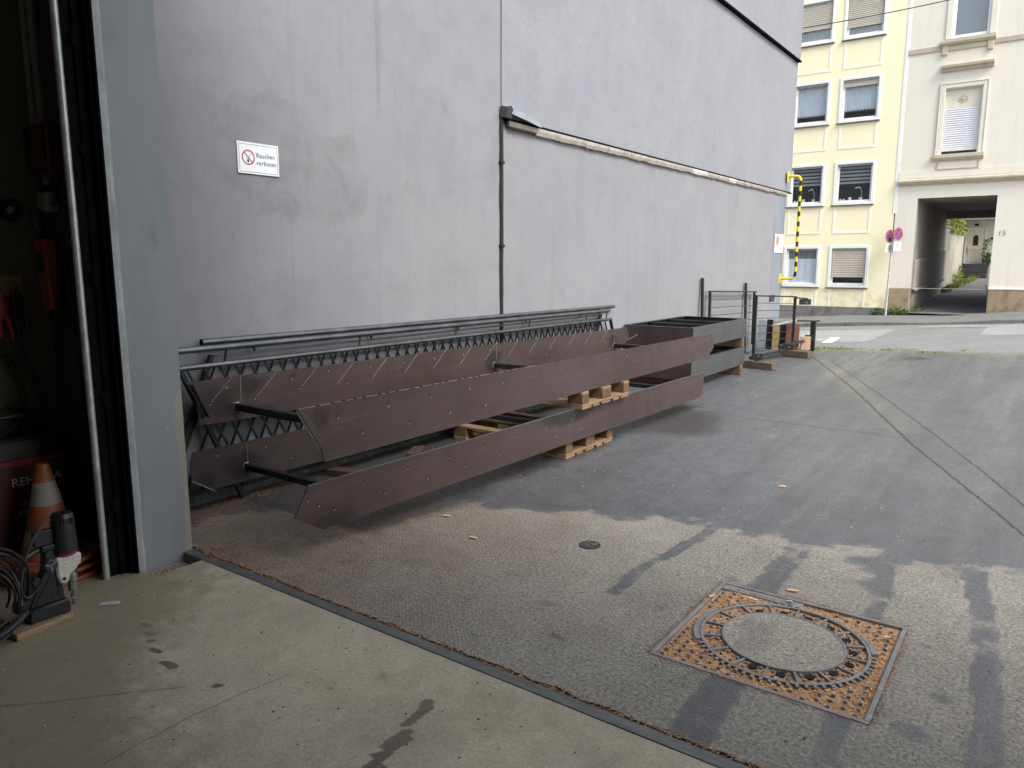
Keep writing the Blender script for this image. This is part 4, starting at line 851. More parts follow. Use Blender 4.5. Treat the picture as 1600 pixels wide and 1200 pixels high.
square_tube(lo, .197, 1.352, .71, .243); square_tube(lo, .26, 1.409, 3.0, .243); square_tube(lo, .315, 1.466, 5.30, .245)
mb = MB(); mb.obox((.192+.012,.385,.185), (.010,0,0), (0,.075,-.05), (0,.002,.003)); obj('end_flat', mb, M_BRIGHT, lo, bevel=.001)
up = thing('stair_flight', 'upper brown steel stair frame with scribed lines resting on the raised pallet', 'stair frame', (.8,3,.558), group='steel stair frames stacked on pallets')
zt2, zb2 = .860, .5585
scr = []
for y in np.arange(.50, 5.5, .345): scr.append((y, .700, y+.165, .852))
stringer(up, [(.352,zt2-.004),(.457,.624),(.417,.572),(.60,zb2),(5.78,zb2),(5.99,.69),(5.925,zt2-.035)], (.14,.35), (.353,5.95), M_PLATE, [(.55,.70,.17,.14),(.83,.79,.10,.06),(.80,.60,.25,.03),(.76,.79,.07,.12),(3.36,.66,.12,.16),(3.42,.73,.13,.06),(5.60,.70,.13,.09),(1.13,.79,.045,.03)], 1, scr+[(.72,.685,.728,.862),(3.43,.69,3.432,.845),(5.64,.68,5.645,.825)], [(.50,.70),(.62,.795),(.83,.69),(1.13,.79),(1.20,.71),(1.45,.81),(1.62,.70)]+holeset(1.85,5.4,.795,.665,.18))
stringer(up, [(.160,.868),(.303,.633),(.318,.5600),(5.69,.560),(5.87,.665),(5.80,.824)], (1.462,.16), (1.470,5.8), M_PLATE, [(.30,.80,.07,.08)], 1, (), holeset(.42,5.7,.79,.665,.17)+[(5.6,.72),(5.75,.76)])
square_tube(up, .160, 1.462, .69, .652, .05); square_tube(up, .262, 1.465, 3.40, .636, .05); square_tube(up, .347, 1.468, 5.63, .63, .05)
# upstanding bevelled end plates on the near upper string: returned edge flats
mb = MB(); mb.prism([(1.455,.168,.862),(1.455,.305,.636),(1.463,.305,.636),(1.463,.168,.862)], (-.0,-.010,-.006)); obj('end_flat', mb, M_EDGE, up, smooth=False)
mb = MB(); mb.prism([(.162,.362,.846),(.162,.462,.626),(.215,.462,.626),(.215,.362,.846)], (0,-.006,-.003)); obj('end_flat', mb, M_PLATED, up, smooth=False)
mb = MB(); mb.beam((.36,5.95,.67), (.47,5.98,.735), .04, .012); obj('angle_lug', mb, M_BRIGHT, up)
# top edge of the near string: cut edge with oxide bites
mb = MB(); mb.beam((1.4665,.165,.8685), (1.4675,2.3,.853), .0085, .0022); obj('cut_edge', mb, M_EDGE, up, smooth=False)
mb = MB()
for y in np.arange(.3, 2.25, .085): yy = y+random.uniform(-.03,.03); mb.obox((1.4668,yy,.8695-.0068*(yy-.16)), (.006,0,0), (0,.010,0), (0,0,.002))
obj('edge_notch', mb, M_HOLE, up, smooth=False, kind='stuff')
mb = MB(); mb.beam((1.346,.302,.4135), (1.478,5.595,.4125), .0085, .0018); obj('cut_edge', mb, M_EDGE, lo, smooth=False)

M_WX = wood('pallet_board', (.31,.205,.115), (.08,.05,.03), 'x'); M_WY = wood('pallet_crossboard', (.31,.195,.105), (.085,.05,.03), 'y'); M_WB = wood('pallet_block', (.165,.098,.05), (.04,.025,.016), 'x'); M_WD = wood('squared_timber', (.07,.045,.03), (.03,.022,.018), 'x')
def pallet(loc, rot):
    t = thing('pallet', 'weathered euro pallet lying upside down on the wet ground', 'pallet', loc, rot, 'upside down wooden pallets under the stair frames')
    for yy, w in ((-.3275,.145),(-.165,.10),(0,.145),(.165,.10),(.3275,.145)):
        mb = MB(); mb.box(-.6+random.uniform(0,.006),.6-random.uniform(0,.006),yy-w/2,yy+w/2,0,.0215); obj('deck_board', mb, M_WX, t, bevel=.003, local=True)
    for xx in (-.5275,0,.5275):
        mb = MB(); mb.box(xx-.0725,xx+.0725,-.4,.4,.022,.0435); obj('cross_board', mb, M_WY, t, bevel=.003, local=True)
        for yy, w in ((-.35,.10),(0,.145),(.35,.10)):
            mb = MB(); mb.box(xx-.0725,xx+.0725,yy-w/2,yy+w/2,.044,.1215); obj('block', mb, M_WB, t, bevel=.004, local=True)
    for yy, w in ((-.35,.10),(0,.145),(.35,.10)):
        mb = MB(); mb.box(-.6,.6,yy-w/2,yy+w/2,.122,.1435); obj('skid_board', mb, M_WX, t, bevel=.003, local=True)
    return t
p1 = pallet((.785,3.285,0), 0)
p2 = copy_tree(p1); p2.location = (.895,3.37,.4145); p2.rotation_euler.z = R(-.8); p2['label'] = 'grey brown pallet upside down on the lower stair frame, carrying upper one'
# loose timber props under the stair frames near the wall
t = thing('timber_offcut', 'short dark timber block under the lower stair frame near the wall', 'timber', (.6,.95,0)); mb = MB(); mb.box(.16,.80,1.42,1.52,0,.055); mb.v = [(x, y+.25*(x-.16), z) for x, y, z in mb.v]; obj('timber_block', mb, M_WD, t, bevel=.006)
t = thing('timber_offcut', 'dark scrap plank lying on ground between pallet and wall', 'timber', (.2,2.3,0)); mb = MB(); mb.obox((.30,2.25,.03), (.035,.03,0), (-.06,.10,0), (0,0,.03)); obj('plank', mb, M_WD, t, bevel=.006)

# ---------------------------------------------------------------- stair railings leaning on the wall
def railing(label, xh, y0, y1, zh0, zh1, xb, yb0, yb1, zb0, zb1, lean, barx, botz, r=.0215, bar_kind='tube', infz=9, step=.136):
    t = thing('stair_railing', label, 'railing', (barx,3,0), group='steel stair railings leaning on the wall')
    mb = MB(); mb.tube([(xh,y0,zh0),(xh,y1,zh1)], r, 14, cap=False); hr = obj('handrail', mb, M_TUBE, t)
    for yy, zz in ((y0,zh0),(y1,zh1)):
        mb = MB(); mb.ring((xh,yy,zz), (1,0,0), (0,0,1), r-.003, r+.0006, (0,.003 if yy == y0 else -.003,0), 18); mb.disc((xh,yy+(.012 if yy == y0 else -.012),zz), (1,0,0), (0,0,1), r-.003, (0,.001,0), 14); obj('pipe_end', mb, M_BLACK, hr)
    mb = MB()
    if bar_kind == 'tube': mb.tube([(xb,yb0,zb0),(xb,yb1,zb1)], .0185, 12)
    else: mb.beam((xb,yb0,zb0), (xb,yb1,zb1), .028, .014)
    obj('top_rail', mb, M_TUBE, t, bevel=.002 if bar_kind != 'tube' else 0)
    for f in (.06,.27,.48,.69,.90,.985):
        y = yb0+(yb1-yb0)*f; z = zb0+(zb1-zb0)*f; zq = zh0+(zh1-zh0)*(y-y0)/(y1-y0)
        mb = MB(); mb.beam((xb,y+.02*lean,z), (xh,y-.01*lean,zq-r*.8), .014, .014); obj('bracket', mb, M_RAIL, t, bevel=.002)
    dy = lean*.47; L = zb0-botz
    ys_ = np.arange(yb0+.05, yb1-.03, step)
    if infz < 9: mb = MB(); mb.beam((barx,yb0+.06,infz), (barx,yb1-.02,infz-.03), .02, .014); obj('middle_rail', mb, M_RAIL, t, bevel=.002)
    for y in ys_:
        z = zb0+(zb1-zb0)*(y-yb0)/(yb1-yb0); h = z-botz
        zt_ = min(z-.004, infz); ys0 = y-dy*(z-.004-zt_); mb = MB(); mb.beam((barx,ys0,zt_), (barx,y-dy*h,botz), .0125, .0125, (1,0,0)); obj('baluster', mb, M_RAIL, t, smooth=False)
    mb = MB(); mb.beam((barx,yb0-dy*L,botz), (barx,yb1-dy*L,botz), .03, .03); obj('bottom_rail', mb, M_RAIL, t, bevel=.003)
    for y, z in ((yb0,zb0),(yb1,zb1)):
        mb = MB(); mb.beam((barx,y,z+.01), (barx,y-dy*(z-botz),.012), .032, .032, (1,0,0)); obj('end_post', mb, M_RAIL, t, bevel=.003)
    return t
railing('rear stair railing with the highest handrail, its bars sloping forward', .050, .53, 6.16, 1.088, 1.054, .042, .60, 5.85, .987, .967, 1, .042, .10, bar_kind='flat', infz=.925, step=.116)
railing('front stair railing with the thicker lower top rail, its bars sloping back', .100, .30, 5.90, 1.052, 1.016, .108, .33, 5.97, .941, .910, -1, .108, .10, step=.116)

# ---------------------------------------------------------------- platform frames on timbers
fg = 'steel platform frames stacked by the wall'
def platform(z0, z1, label, dx=0, dy=0):
    x0, x1, y0, y1 = .02+dx, .965+dx, 6.51+dy, 8.47+dy; t = thing('platform_frame', label, 'steel frame', ((x0+x1)/2,(y0+y1)/2,z0), group=fg)
    def side(poly_b, mat, lab=None):
        mb = MB(); mb.box(*poly_b); o = obj('side_plate', mb, mat, t, bevel=.0015, label=lab); return o
    s = side((x1-.008,x1,y0,y1,z0,z1), M_PLATEG, 'grey side plate'); mb = MB(); mb.box(x1-.06,x1-.0085,y0+.008,y1-.008,z1-.009,z1-.001); mb.box(x1-.06,x1-.0085,y0+.008,y1-.008,z0+.001,z0+.009); obj('flange', mb, M_SQTUBE, s, bevel=.001)
    s = side((x0,x0+.008,y0,y1,z0,z1), M_PLATED); mb = MB(); mb.box(x0+.0085,x0+.05,y0+.008,y1-.008,z1-.009,z1-.001); obj('flange', mb, M_SQTUBE, s, bevel=.001)
    s = side((x0+.008,x1-.008,y0,y0+.008,z0,z1), M_PLATED, 'brown end plate'); mb = MB(); mb.box(x0+.05,x1-.06,y0+.0085,y0+.05,z1-.009,z1-.001); obj('flange', mb, M_SQTUBE, s, bevel=.001)
    s = side((x0+.008,x1-.008,y1-.008,y1,z0,z1), M_PLATED); mb = MB(); mb.box(x0+.05,x1-.06,y1-.05,y1-.0085,z1-.009,z1-.001); obj('flange', mb, M_SQTUBE, s, bevel=.001)
    for f in (.36,.68):
        y = y0+(y1-y0)*f; mb = MB(); mb.box(x0+.009,x1-.061,y-.02,y+.02,z1-.055,z1-.012); obj('cross_beam', mb, M_SQTUBE, t, bevel=.003)
    mb = MB()
    for (y, z) in ((.13,.11),(.55,.16),(1.0,.14),(1.5,.12),(.62,.09)): mb.obox((x1+.0008, y0+y, z0+z), (.0008,0,0), (0,random.uniform(.006,.02),random.uniform(-.001,.004)), (0,0,.0022))
    obj('scratch', mb, M_BRIGHT, t, smooth=False)
    return t
platform(.146,.402, 'lower steel platform frame with grey side plate, standing on timber')
platform(.545,.805, 'upper open steel platform frame with brown end plate, topmost of its stack', .01, -.01)
M_TIM = wood('old_timber', (.15,.095,.06), (.045,.03,.02), 'x')
for i, (y, z0, z1, lab) in enumerate(((6.70,0,.145,'dark squared timber under the lower frame, end nearest the stairs'),(8.34,0,.145,'dark squared timber under the far end of lower frame'),(6.70,.403,.544,'brown squared timber between the two frames at the near end'),(8.36,.403,.544,'brown squared timber between the two frames at far end'))):
    t = thing('squared_timber', lab, 'timber', (.5,y,z0), group='timbers under the platform frames'); mb = MB(); mb.box(-.46,.475,-.05,.05,0,z1-z0); obj('timber_beam', mb, M_TIM, t, bevel=.006, local=True)

# ---------------------------------------------------------------- wire railings at the far end
def tube_frame(m, pts, w=.03): 
    for a, b in zip(pts[:-1], pts[1:]): m.beam(a, b, w, w, (1,0,0))
ra = thing('wire_railing', 'dark steel railing with thin rods leaning flat against the wall', 'railing', (.08,10.4,0), group='wire railings at the far end')
for y, z, n_ in ((9.32,1.13,'post'),(11.50,1.07,'post')):
    mb = MB(); mb.beam((.085,y,z), (.095,y-.0,.11), .04, .04, (0,1,0)); obj('post', mb, M_RAIL, ra, bevel=.003)
mb = MB(); mb.beam((.085,9.30,1.145), (.085,11.58,1.07), .045, .022); obj('top_rail', mb, M_RAIL, ra, bevel=.003)
for q in range(7):
    z = .98-.125*q; mb = MB(); mb.tube([(.09,9.34,z+.03), (.09,11.5,z-.03)], .0055, 6); obj('rod', mb, M_RAIL, ra)
for y, z, l in ((9.08,1.36,'tall dark steel post against the wall, nearest the platform frames'),(11.13,1.24,'tall dark steel post against wall behind the rod railing')):
    t = thing('steel_post', l, 'post', (.05,y,0), group='tall posts against the wall'); mb = MB(); mb.beam((.045,y,z), (.10,y-.05,.0), .042, .042, (0,1,0)); obj('post_tube', mb, M_RAIL, t, bevel=.003)
    mb = MB(); mb.beam((.10,y-.05-.07,.004), (.10,y-.05+.07,.004), .12, .008); obj('foot_plate', mb, M_RAIL, t)
    mb = MB(); mb.beam((.05,y,z-.22), (.085,y+.25,z-.225), .008, .008); obj('spacer_rod', mb, M_RAIL, t)
rb = thing('wire_railing', 'free standing dark steel railing with thin rods and flat bracket plates', 'railing', (.72,10.6,.12), group='wire railings at the far end')
A, B = Vector((.70,9.70,.125)), Vector((.815,11.50,.10))
mb = MB(); mb.beam(A, A+Vector((0,0,.965)), .042, .042, (0,1,0)); obj('post', mb, M_RAIL, rb, bevel=.003); mb = MB(); mb.beam(B, B+Vector((0,0,.895)), .045, .045, (0,1,0)); obj('post', mb, M_RAIL, rb, bevel=.003)
mb = MB(); mb.beam(A+Vector((-.0,-.03,.955)), B+Vector((0,.03,.90)), .048, .024); obj('top_rail', mb, M_RAIL, rb, bevel=.003)
for q in range(7):
    z = .84-.122*q; mb = MB(); mb.tube([A+Vector((0,0,z)), B+Vector((0,0,z-.06))], .0055, 6); obj('rod', mb, M_RAIL, rb)
for p, s in ((A.lerp(B,.34)+Vector((.02,0,.90)), .05),):
    mb = MB(); mb.obox(p, (.004,0,0), (0,.13,0), (0,0,.055)); bp = obj('bracket_plate', mb, M_SQTUBE, rb, bevel=.002); mb = MB(); mb.disc(p+Vector((.0045,.02,-.02)), (0,1,0), (0,0,1), .012, (.001,0,0), 10); obj('bolt_hole', mb, M_EDGE, bp)
mb = MB(); mb.beam(B+Vector((0,0,.885)), B+Vector((.13,.32,.855)), .03, .025); obj('rail_stub', mb, M_RAIL, rb, bevel=.003)
p = B+Vector((.10,.27,.80)); mb = MB(); mb.obox(p, (.09,.05,0), (-.002,.004,0), (0,0,.05)); bp = obj('bracket_plate', mb, M_SQTUBE, rb, bevel=.002); mb = MB(); mb.disc(p+Vector((.03,-.006,-.01)), (1,.5,0), (0,0,1), .013, (.0006,-.0012,0), 10); obj('bolt_hole', mb, M_EDGE, bp)
# lying railing pieces on timbers
for i, (a, b, lab) in enumerate((((.78,9.30,.135),(.93,10.75,.135),'dark steel tube lying on timber in front of the rod railing'),((.92,9.15,.135),(1.06,9.95,.135),'short dark steel tube with a flat plate lying on the front timber'),((.75,10.9,.175),(.93,12.1,.185),'dark steel tube lying across the far timber with bracket plate'))):
    t = thing('steel_tube', lab, 'tube', ((a[0]+b[0])/2,(a[1]+b[1])/2,a[2]), group='steel tubes lying on timbers'); mb = MB(); mb.beam(a, b, .045, .045); tb = obj('square_tube', mb, M_RAIL, t, bevel=.003)
    e = Vector(b if i != 1 else a); mb = MB(); mb.obox(e+Vector((.03,-.05,.05)), (.075,.03,0), (-.002,.004,0), (0,0,.05)); bp = obj('bracket_plate', mb, M_SQTUBE, t, bevel=.002); mb = MB(); mb.disc(e+Vector((.05,-.055,.06)), (1,.4,0), (0,0,1), .013, (.001,-.002,0), 10); obj('bolt_hole', mb, M_EDGE, bp)
mb = MB(); mb.tube([(.62,10.9,.52),(.78,11.75,.56)], .02, 10); props(obj('steel_pipe', mb, M_GALV), 'light grey pipe resting on top of the leaning board ends', 'pipe')
for (x, y, lab) in ((.95,9.13,'red brown timber under the near end of the lying tubes'),(1.0,10.95,'brown timber under the far end of lying tubes')):
    t = thing('squared_timber', lab, 'timber', (x,y,0), group='timbers under the lying tubes'); mb = MB(); mb.obox((0,0,.055), (.27,-.05,0), (.02,.05,0), (0,0,.055)); obj('timber_beam', mb, M_TIM, t, bevel=.006, local=True)
for i, (x0, x1, z, m_, l, nm) in enumerate(((.10,.24,.55,M_ZINC,'pale grey sheet standing on edge behind the rod railing','metal_sheet'),(.25,.36,.555,M_SQTUBE,'black board standing next to the pale grey sheet','board'),(.37,.48,.535,wood('tan_plywood',(.50,.36,.17),(.3,.2,.1),'z'),'tan plywood board standing between two black boards','board'),(.49,.60,.52,M_SQTUBE,'black board between tan plywood and the red brown board','board'),(.61,.84,.50,wood('red_brown_board',(.22,.10,.06),(.12,.05,.035),'z'),'wide red brown board standing at the street end of the row','board'))):
    t = thing(nm, l, 'board', (x0,11.75,0), group='boards standing in a row'); mb = MB(); mb.obox(((x0+x1)/2,11.8+.03*(i % 2),z/2), ((x1-x0)/2,.01,0), (0,.02,0), (0,.012,z/2)); obj('board_panel', mb, m_, t, bevel=.002)
mb = MB(); mb.obox((.92,11.95,.14), (.08,.02,0), (-.02,.06,0), (0,0,.12)); props(obj('wood_block', mb, wood('fresh_wood',(.62,.40,.26),(.4,.25,.15),'z'), bevel=.005), 'fresh pale wood block beside the red brown board', 'wood block')
t = thing('steel_post', 'short dark upright tube behind the standing boards by street', 'post', (.98,12.2,0)); mb = MB(); mb.box(-.045,.045,-.03,.03,h1(.98,12.2),.53); obj('post_tube', mb, M_RAIL, t, local=True, bevel=.004); mb = MB(); mb.beam((-.25,-.3,.545), (.09,.05,.535), .03, .03); obj('cross_tube', mb, M_RAIL, t, local=True, bevel=.004)
# ---------------------------------------------------------------- square manhole cover full of wood chips
MC = Vector((3.70,.898,0)); mh = thing('manhole_cover', 'square iron manhole frame filled with orange wood chips around concrete disc', 'manhole cover', MC)
hw, hh = .42, .433; rd = -.0125
mb = MB(); w = .019
mb.box(-hw,hw,-hh,-hh+w,-.03,.003); mb.box(-hw,hw,hh-w,hh,-.03,.003); mb.box(-hw,-hw+w,-hh+w,hh-w,-.03,.003); mb.box(hw-w,hw,-hh+w,hh-w,-.03,.003)
obj('frame_rim', mb, M_CAST, mh, bevel=.002, local=True)
mb = MB(); mb.box(-.40,-.02,hh-w-.055,hh-w-.001,-.03,-.001); obj('maker_plate', mb, M_CAST, mh, bevel=.002, local=True)
mb = MB()
for q in range(9): mb.box(-.37+q*.036,-.352+q*.036+random.uniform(-.004,.006),hh-w-.04,hh-w-.018,-.001,.0012)
obj('raised_lettering', mb, M_CAST, mh, local=True, smooth=False, kind='stuff')
# bed of wood chips
gx_ = np.linspace(-hw+.01, hw-.01, 130); gy_ = np.linspace(-hh+.01, hh-.01, 130); X, Y = np.meshgrid(gx_, gy_, indexing='ij')
zz = rd + .012*(fbm(X, Y, 7, 91)-.5) + .010*(fbm(X, Y, 60, 92)-.5)
k = NT('wood_chip_bed'); n1 = k.noise(120, 4, .7); n2 = k.noise(30, 5); v = k.voro(150, out='Color')
c = k.mix(k.mr(n1, .3, .7), (.31,.155,.075), (.66,.42,.235)); c = k.mix(k.mr(n2, .50, .75, 0, .45), c, (.20,.095,.045)); c = k.mix(.35, c, k.mix(k.sep(v)[0], (.24,.11,.05), (.80,.52,.30)))
k.set(Base_Color=c, Roughness=.9, Normal=k.bump(n1, .8, .004)); M_CHIPBED = k.m
obj('chip_bed', grid_mesh('chip_bed', np.stack([X, Y, zz], -1)), M_CHIPBED, mh, local=True)
RO, RI = .345, .250
stud = MB()
rows = np.arange(-hw+.045, hw-.03, .0465)
for i, x in enumerate(rows):
    for y in np.arange(-hh+.045 + (.022 if i % 2 else 0), hh-.035, .044):
        if math.hypot(x, y) < RO+.045 or (y > hh-w-.062 and x < .0): continue
        stud.obox((x+random.uniform(-.002,.002), y, -.011), (.0066,0,0), (0,.0070,0), (0,0,.0118))
    pass
cells = 16
mb = MB(); mb.ring((0,0,-.03), (1,0,0), (0,1,0), RO-.013, RO, (0,0,.0325), 72)
for q in range(66):
    a = 2*math.pi*q/66
    if 2.75 < a < 3.75 or .25 < a < .7: continue
    d = Vector((math.cos(a), math.sin(a), 0)); mb.obox(d*(RO+.009)+Vector((0,0,-.014)), d*.0095, Vector((-d.y,d.x,0))*.0065, (0,0,.0155))
obj('toothed_ring', mb, M_CAST, mh, local=True, bevel=.0015)
for a0, a1 in ((2.80,3.72),(.28,.68)):
    mb = MB(); n = 14
    for q in range(n):
        b0, b1 = a0+(a1-a0)*q/n, a0+(a1-a0)*(q+1)/n; f = lambda r, a: (r*math.cos(a), r*math.sin(a), -.028)
        mb.prism([f(RO+.002,b0), f(RO+.026,b0), f(RO+.026,b1), f(RO+.002,b1)], (0,0,.0295))
    obj('ring_segment', mb, M_CAST, mh, local=True)
mb = MB(); mb.ring((0,0,-.03), (1,0,0), (0,1,0), RI-.009, RI+.002, (0,0,.0335), 64); obj('inner_ring', mb, M_CAST, mh, local=True, bevel=.0015)
for q in range(cells):
    a = 2*math.pi*(q+.15)/cells; d = Vector((math.cos(a), math.sin(a), 0)); mb = MB(); mb.obox(d*(RI+RO-.012)/2+Vector((0,0,-.0145)), d*(RO-RI-.020)/2, Vector((-d.y,d.x,0))*.005, (0,0,.0155)); obj('spoke', mb, M_CAST, mh, local=True, bevel=.0012)
    am = a+math.pi/cells; dm = Vector((math.cos(am), math.sin(am), 0)); tn = Vector((-dm.y, dm.x, 0)); chip_filled = q in (6,7,8,9,10)
    if not chip_filled:
        mb = MB(); mb.disc(dm*(RI+.028)+Vector((0,0,-.008)), (1,0,0), (0,1,0), .0185, (0,0,.0045), 16); obj('vent_hole', mb, M_HOLE, mh, local=True)
    for s_, rr in ((-1,.052),(1,.052),(-1,.018),(1,.018)): stud.obox(dm*(RI+rr)+tn*.030*s_*(.95 if rr > .03 else 1.0)+Vector((0,0,-.010)), dm*.0052, tn*.006, (0,0,.0095))
obj('stud', stud, M_CAST, mh, local=True, bevel=.0015, kind='stuff')
# concrete disc, carries the same dampness as the yard
rr = np.linspace(0.004, RI-.0095, 26); aa = np.linspace(0, 2*math.pi, 97); A_, R_ = np.meshgrid(aa, rr, indexing='ij'); X, Y = R_*np.cos(A_), R_*np.sin(A_)
me = grid_mesh('concrete_disc', np.stack([X, Y, X*0+.0015+.002*(fbm(X, Y, 9, 5)-.5)], -1)); wv = wetness(X+MC.x, Y+MC.y); set_attr(me, 'wet', wv.ravel()*.85)
M_DISC = ground_mat('disc_concrete', (.33,.305,.255), (.20,.187,.17), .85, (.45,.6), False); obj('concrete_disc', me, M_DISC, mh, local=True)
# wood chips
def chips(n, fpos, size=(.006,.02), thin=.25):
    m = MB()
    for _ in range(n):
        p = Vector(fpos()); s = random.uniform(*size); a = random.uniform(0, 6.28); d = Vector((math.cos(a), math.sin(a), random.uniform(-.3,.3)))*s/2; e = Vector((-math.sin(a), math.cos(a), random.uniform(-.3,.3)))*s*random.uniform(.15,.35)
        m.obox(p+Vector((0,0,s*.07)), d, e, (0,0,s*thin*.25))
    return m
def chipmat(name, a, b):
    k = NT(name); g = k.n.new('ShaderNodeNewGeometry'); k.set(Base_Color=k.mix(g.outputs['Random Per Island'], a, b), Roughness=.85); return k.m
M_CHIP = chipmat('wood_chip', (.38,.18,.08), (.85,.55,.31)); M_CHIPD = chipmat('rotten_leaf_chip', (.12,.055,.03), (.55,.29,.14)); M_GRIT = chipmat('grit', (.05,.045,.04), (.60,.57,.52))
def fp():
    while True:
        x, y = random.uniform(-hw+.03,hw-.03), random.uniform(-hh+.03,hh-.03); r = math.hypot(x, y)
        if RI+.006 < r < RO-.022 and random.random() < .55 or r > RO+.005:
            q = int(((math.atan2(y, x)/(2*math.pi)) % 1)*cells-.15) % cells
            
            if r < RO and q not in (6,7,8,9,10) and math.hypot(x-(RI+.028)*math.cos(2*math.pi*(q+.65)/cells), y-(RI+.028)*math.sin(2*math.pi*(q+.65)/cells)) < .021: continue
            return (x, y, rd+.001+.006*random.random())
obj('loose_chips', chips(4200, fp, (.004,.010)), M_CHIP, mh, local=True, smooth=False, kind='stuff')
def edgep():
    s = random.choice('lrbt'); o = abs(random.gauss(0,.012)); u = random.uniform(-1,1)
    x, y = {'l': (-hw-o, u*hh), 'r': (hw+o, u*hh), 'b': (u*hw, -hh-o), 't': (u*hw, hh+o)}[s]
    return (MC.x+x, MC.y+y, .002)
obj('wood_chips', chips(1500, edgep, (.002,.007)), M_CHIPD, smooth=False, kind='stuff')
# fibre litter: pier foot, wall foot, threshold joint
def lp():
    r = random.random()
    if r < .42: x = random.uniform(.70,5.2); return (x, random.gauss(.016,.010), .000)
    if r < .60: return (random.uniform(.70,.87), random.uniform(-.33,-.07), -.053)
    if r < .92: y = abs(random.gauss(.05,.55)); return (.03+abs(random.gauss(0,.11))+.35*math.exp(-y*3)*random.random(), .12+y, .002)
    return (random.uniform(.70,1.0), random.gauss(.05,.05), .003)
obj('leaf_litter', chips(4200, lp, (.003,.011)), M_CHIPD, smooth=False, kind='stuff')
def gp():
    if random.random() < .6: return (random.uniform(.8,5.0), random.uniform(.1,3.2), .001)
    return (random.uniform(.95,4.4), random.uniform(-1.6,-.1), .001)
obj('grit', chips(900, gp, (.003,.009), .8), M_GRIT, smooth=False, kind='stuff')
for i, (x, y, s, l) in enumerate(((3.60,1.41,.05,'pale wood splinter just beyond the far edge of manhole cover'),(3.30,1.12,.035,'pale wood splinter left of the manhole cover'),(3.47,1.20,.05,'long pale wood splinter lying on the manhole chips'),(4.06,1.17,.035,'pale splinter at the right corner of manhole cover'),(1.88,1.05,.05,'tan splinter alone on the dry yard near the stair frames'),(1.50,1.25,.05,'tan splinter lying close to the lower stair frame'),(3.05,3.15,.05,'orange leaf piece on the wet yard'),(3.62,1.28,.03,'small white splinter on top edge of the manhole frame'))):
    mb = MB(); a = random.uniform(-.3,1.0); mb.obox((x,y,.008), Vector((math.cos(a),math.sin(a),.05))*s/2, Vector((-math.sin(a),math.cos(a),0))*s*.16, (0,0,.003)); props(obj('wood_splinter', mb, M_CHIP, bevel=.001), l, 'splinter', 'wood splinters on the yard')
vc = thing('valve_cap', 'small round dark iron cap set flush in the dry yard', 'valve cap', (2.485,1.362,0))
mb = MB(); mb.lathe([(.001,.0),(.062,.0),(.062,.0045),(.058,.006),(.054,.004),(.001,.004)], (0,0,.0), 28); obj('cap_plate', mb, simple('dark_cast_iron', (.055,.056,.06), .6, .3, .4, 30, .6, 120), vc, local=True)
mb = MB()
for q in range(14): a, r = random.uniform(0,6.28), random.uniform(.01,.046); mb.obox((r*math.cos(a), r*math.sin(a), .005), (.006,0,0), (0,.004,0), (0,0,.0012))
obj('cap_stud', mb, M_CAST, vc, local=True)

# ---------------------------------------------------------------- things inside the workshop
M_ORANGE = simple('cone_orange', (.28,.082,.03), .55, 0, .25, 6); M_CONEW = simple('cone_white', (.28,.27,.245), .6, 0, .2, 8); M_TOOLB = simple('tool_black', (.018,.019,.021), .38, 0, .25, 14, .15, 200); M_TOOLD = simple('tool_dark_blue', (.022,.026,.034), .42, .1, .3, 10); M_TOOLW = simple('tool_cream', (.60,.59,.52), .45, 0, .1, 9); M_MAG = simple('magenta_trim', (.32,.03,.12), .5); M_CHROME = simple('chrome', (.55,.55,.56), .2, 1, .1, 8)
CX, CY = .43, -.62
def cone(z0, label):
    t = thing('traffic_cone', label, 'traffic cone', (CX,CY,z0), R(8), 'stacked traffic cones by the wall')
    mb = MB(); s = .20
    mb.prism([(-s,-s+.04,0),(-s+.04,-s,0),(s-.04,-s,0),(s,-s+.04,0),(s,s-.04,0),(s-.04,s,0),(-s+.04,s,0),(-s,s-.04,0)], (0,0,.022)); mb.lathe([(.165,.022),(.15,.032),(.14,.032)], (0,0,0), 24); obj('cone_base', mb, M_ORANGE, t, bevel=.006, local=True)
    z = [.032,.145,.21,.325,.47]; r = [.138,.108,.092,.062,.028]; ms = (M_ORANGE, M_CONEW, M_ORANGE, M_CONEW, M_ORANGE)
    zz_ = [.032,.10,.175,.30,.415,.505]; rr_ = [.138,.118,.100,.073,.049,.028]
    for i in range(5):
        mb = MB(); mb.lathe([(rr_[i],zz_[i]),(rr_[i+1],zz_[i+1])], (0,0,0), 28)
        obj('cone_body' if i % 2 == 0 else 'white_band', mb, (M_ORANGE, M_CONEW, M_ORANGE, M_CONEW, M_ORANGE)[i], t, local=True)
    return t
c0 = cone(.0, 'lowest orange traffic cone of the stack behind the drill')
for z, l in ((.045,'second orange traffic cone from the bottom of the stack'),(.09,'topmost orange and white traffic cone of the stack')):
    c_ = copy_tree(c0); c_.location.z = z; c_.rotation_euler.z = R(8+z*160); c_['label'] = l
wm = thing('welding_machine', 'large red and black welding machine in the dark corner behind cones', 'welding machine', (.15,-.62,0))
mb = MB(); mb.box(.03,.235,-.90,-.42,.06,.66); obj('housing', mb, simple('welder_red', (.16,.012,.022), .4, 0, .2, 6), wm, bevel=.02)
mb = MB(); mb.box(.035,.24,-.905,-.415,.58,.70); obj('top_cover', mb, M_TOOLB, wm, bevel=.015)
mb = MB(); mb.box(.2355,.243,-.82,-.44,.14,.56); obj('side_panel', mb, simple('welder_dark', (.05,.008,.012), .45), wm, bevel=.003)
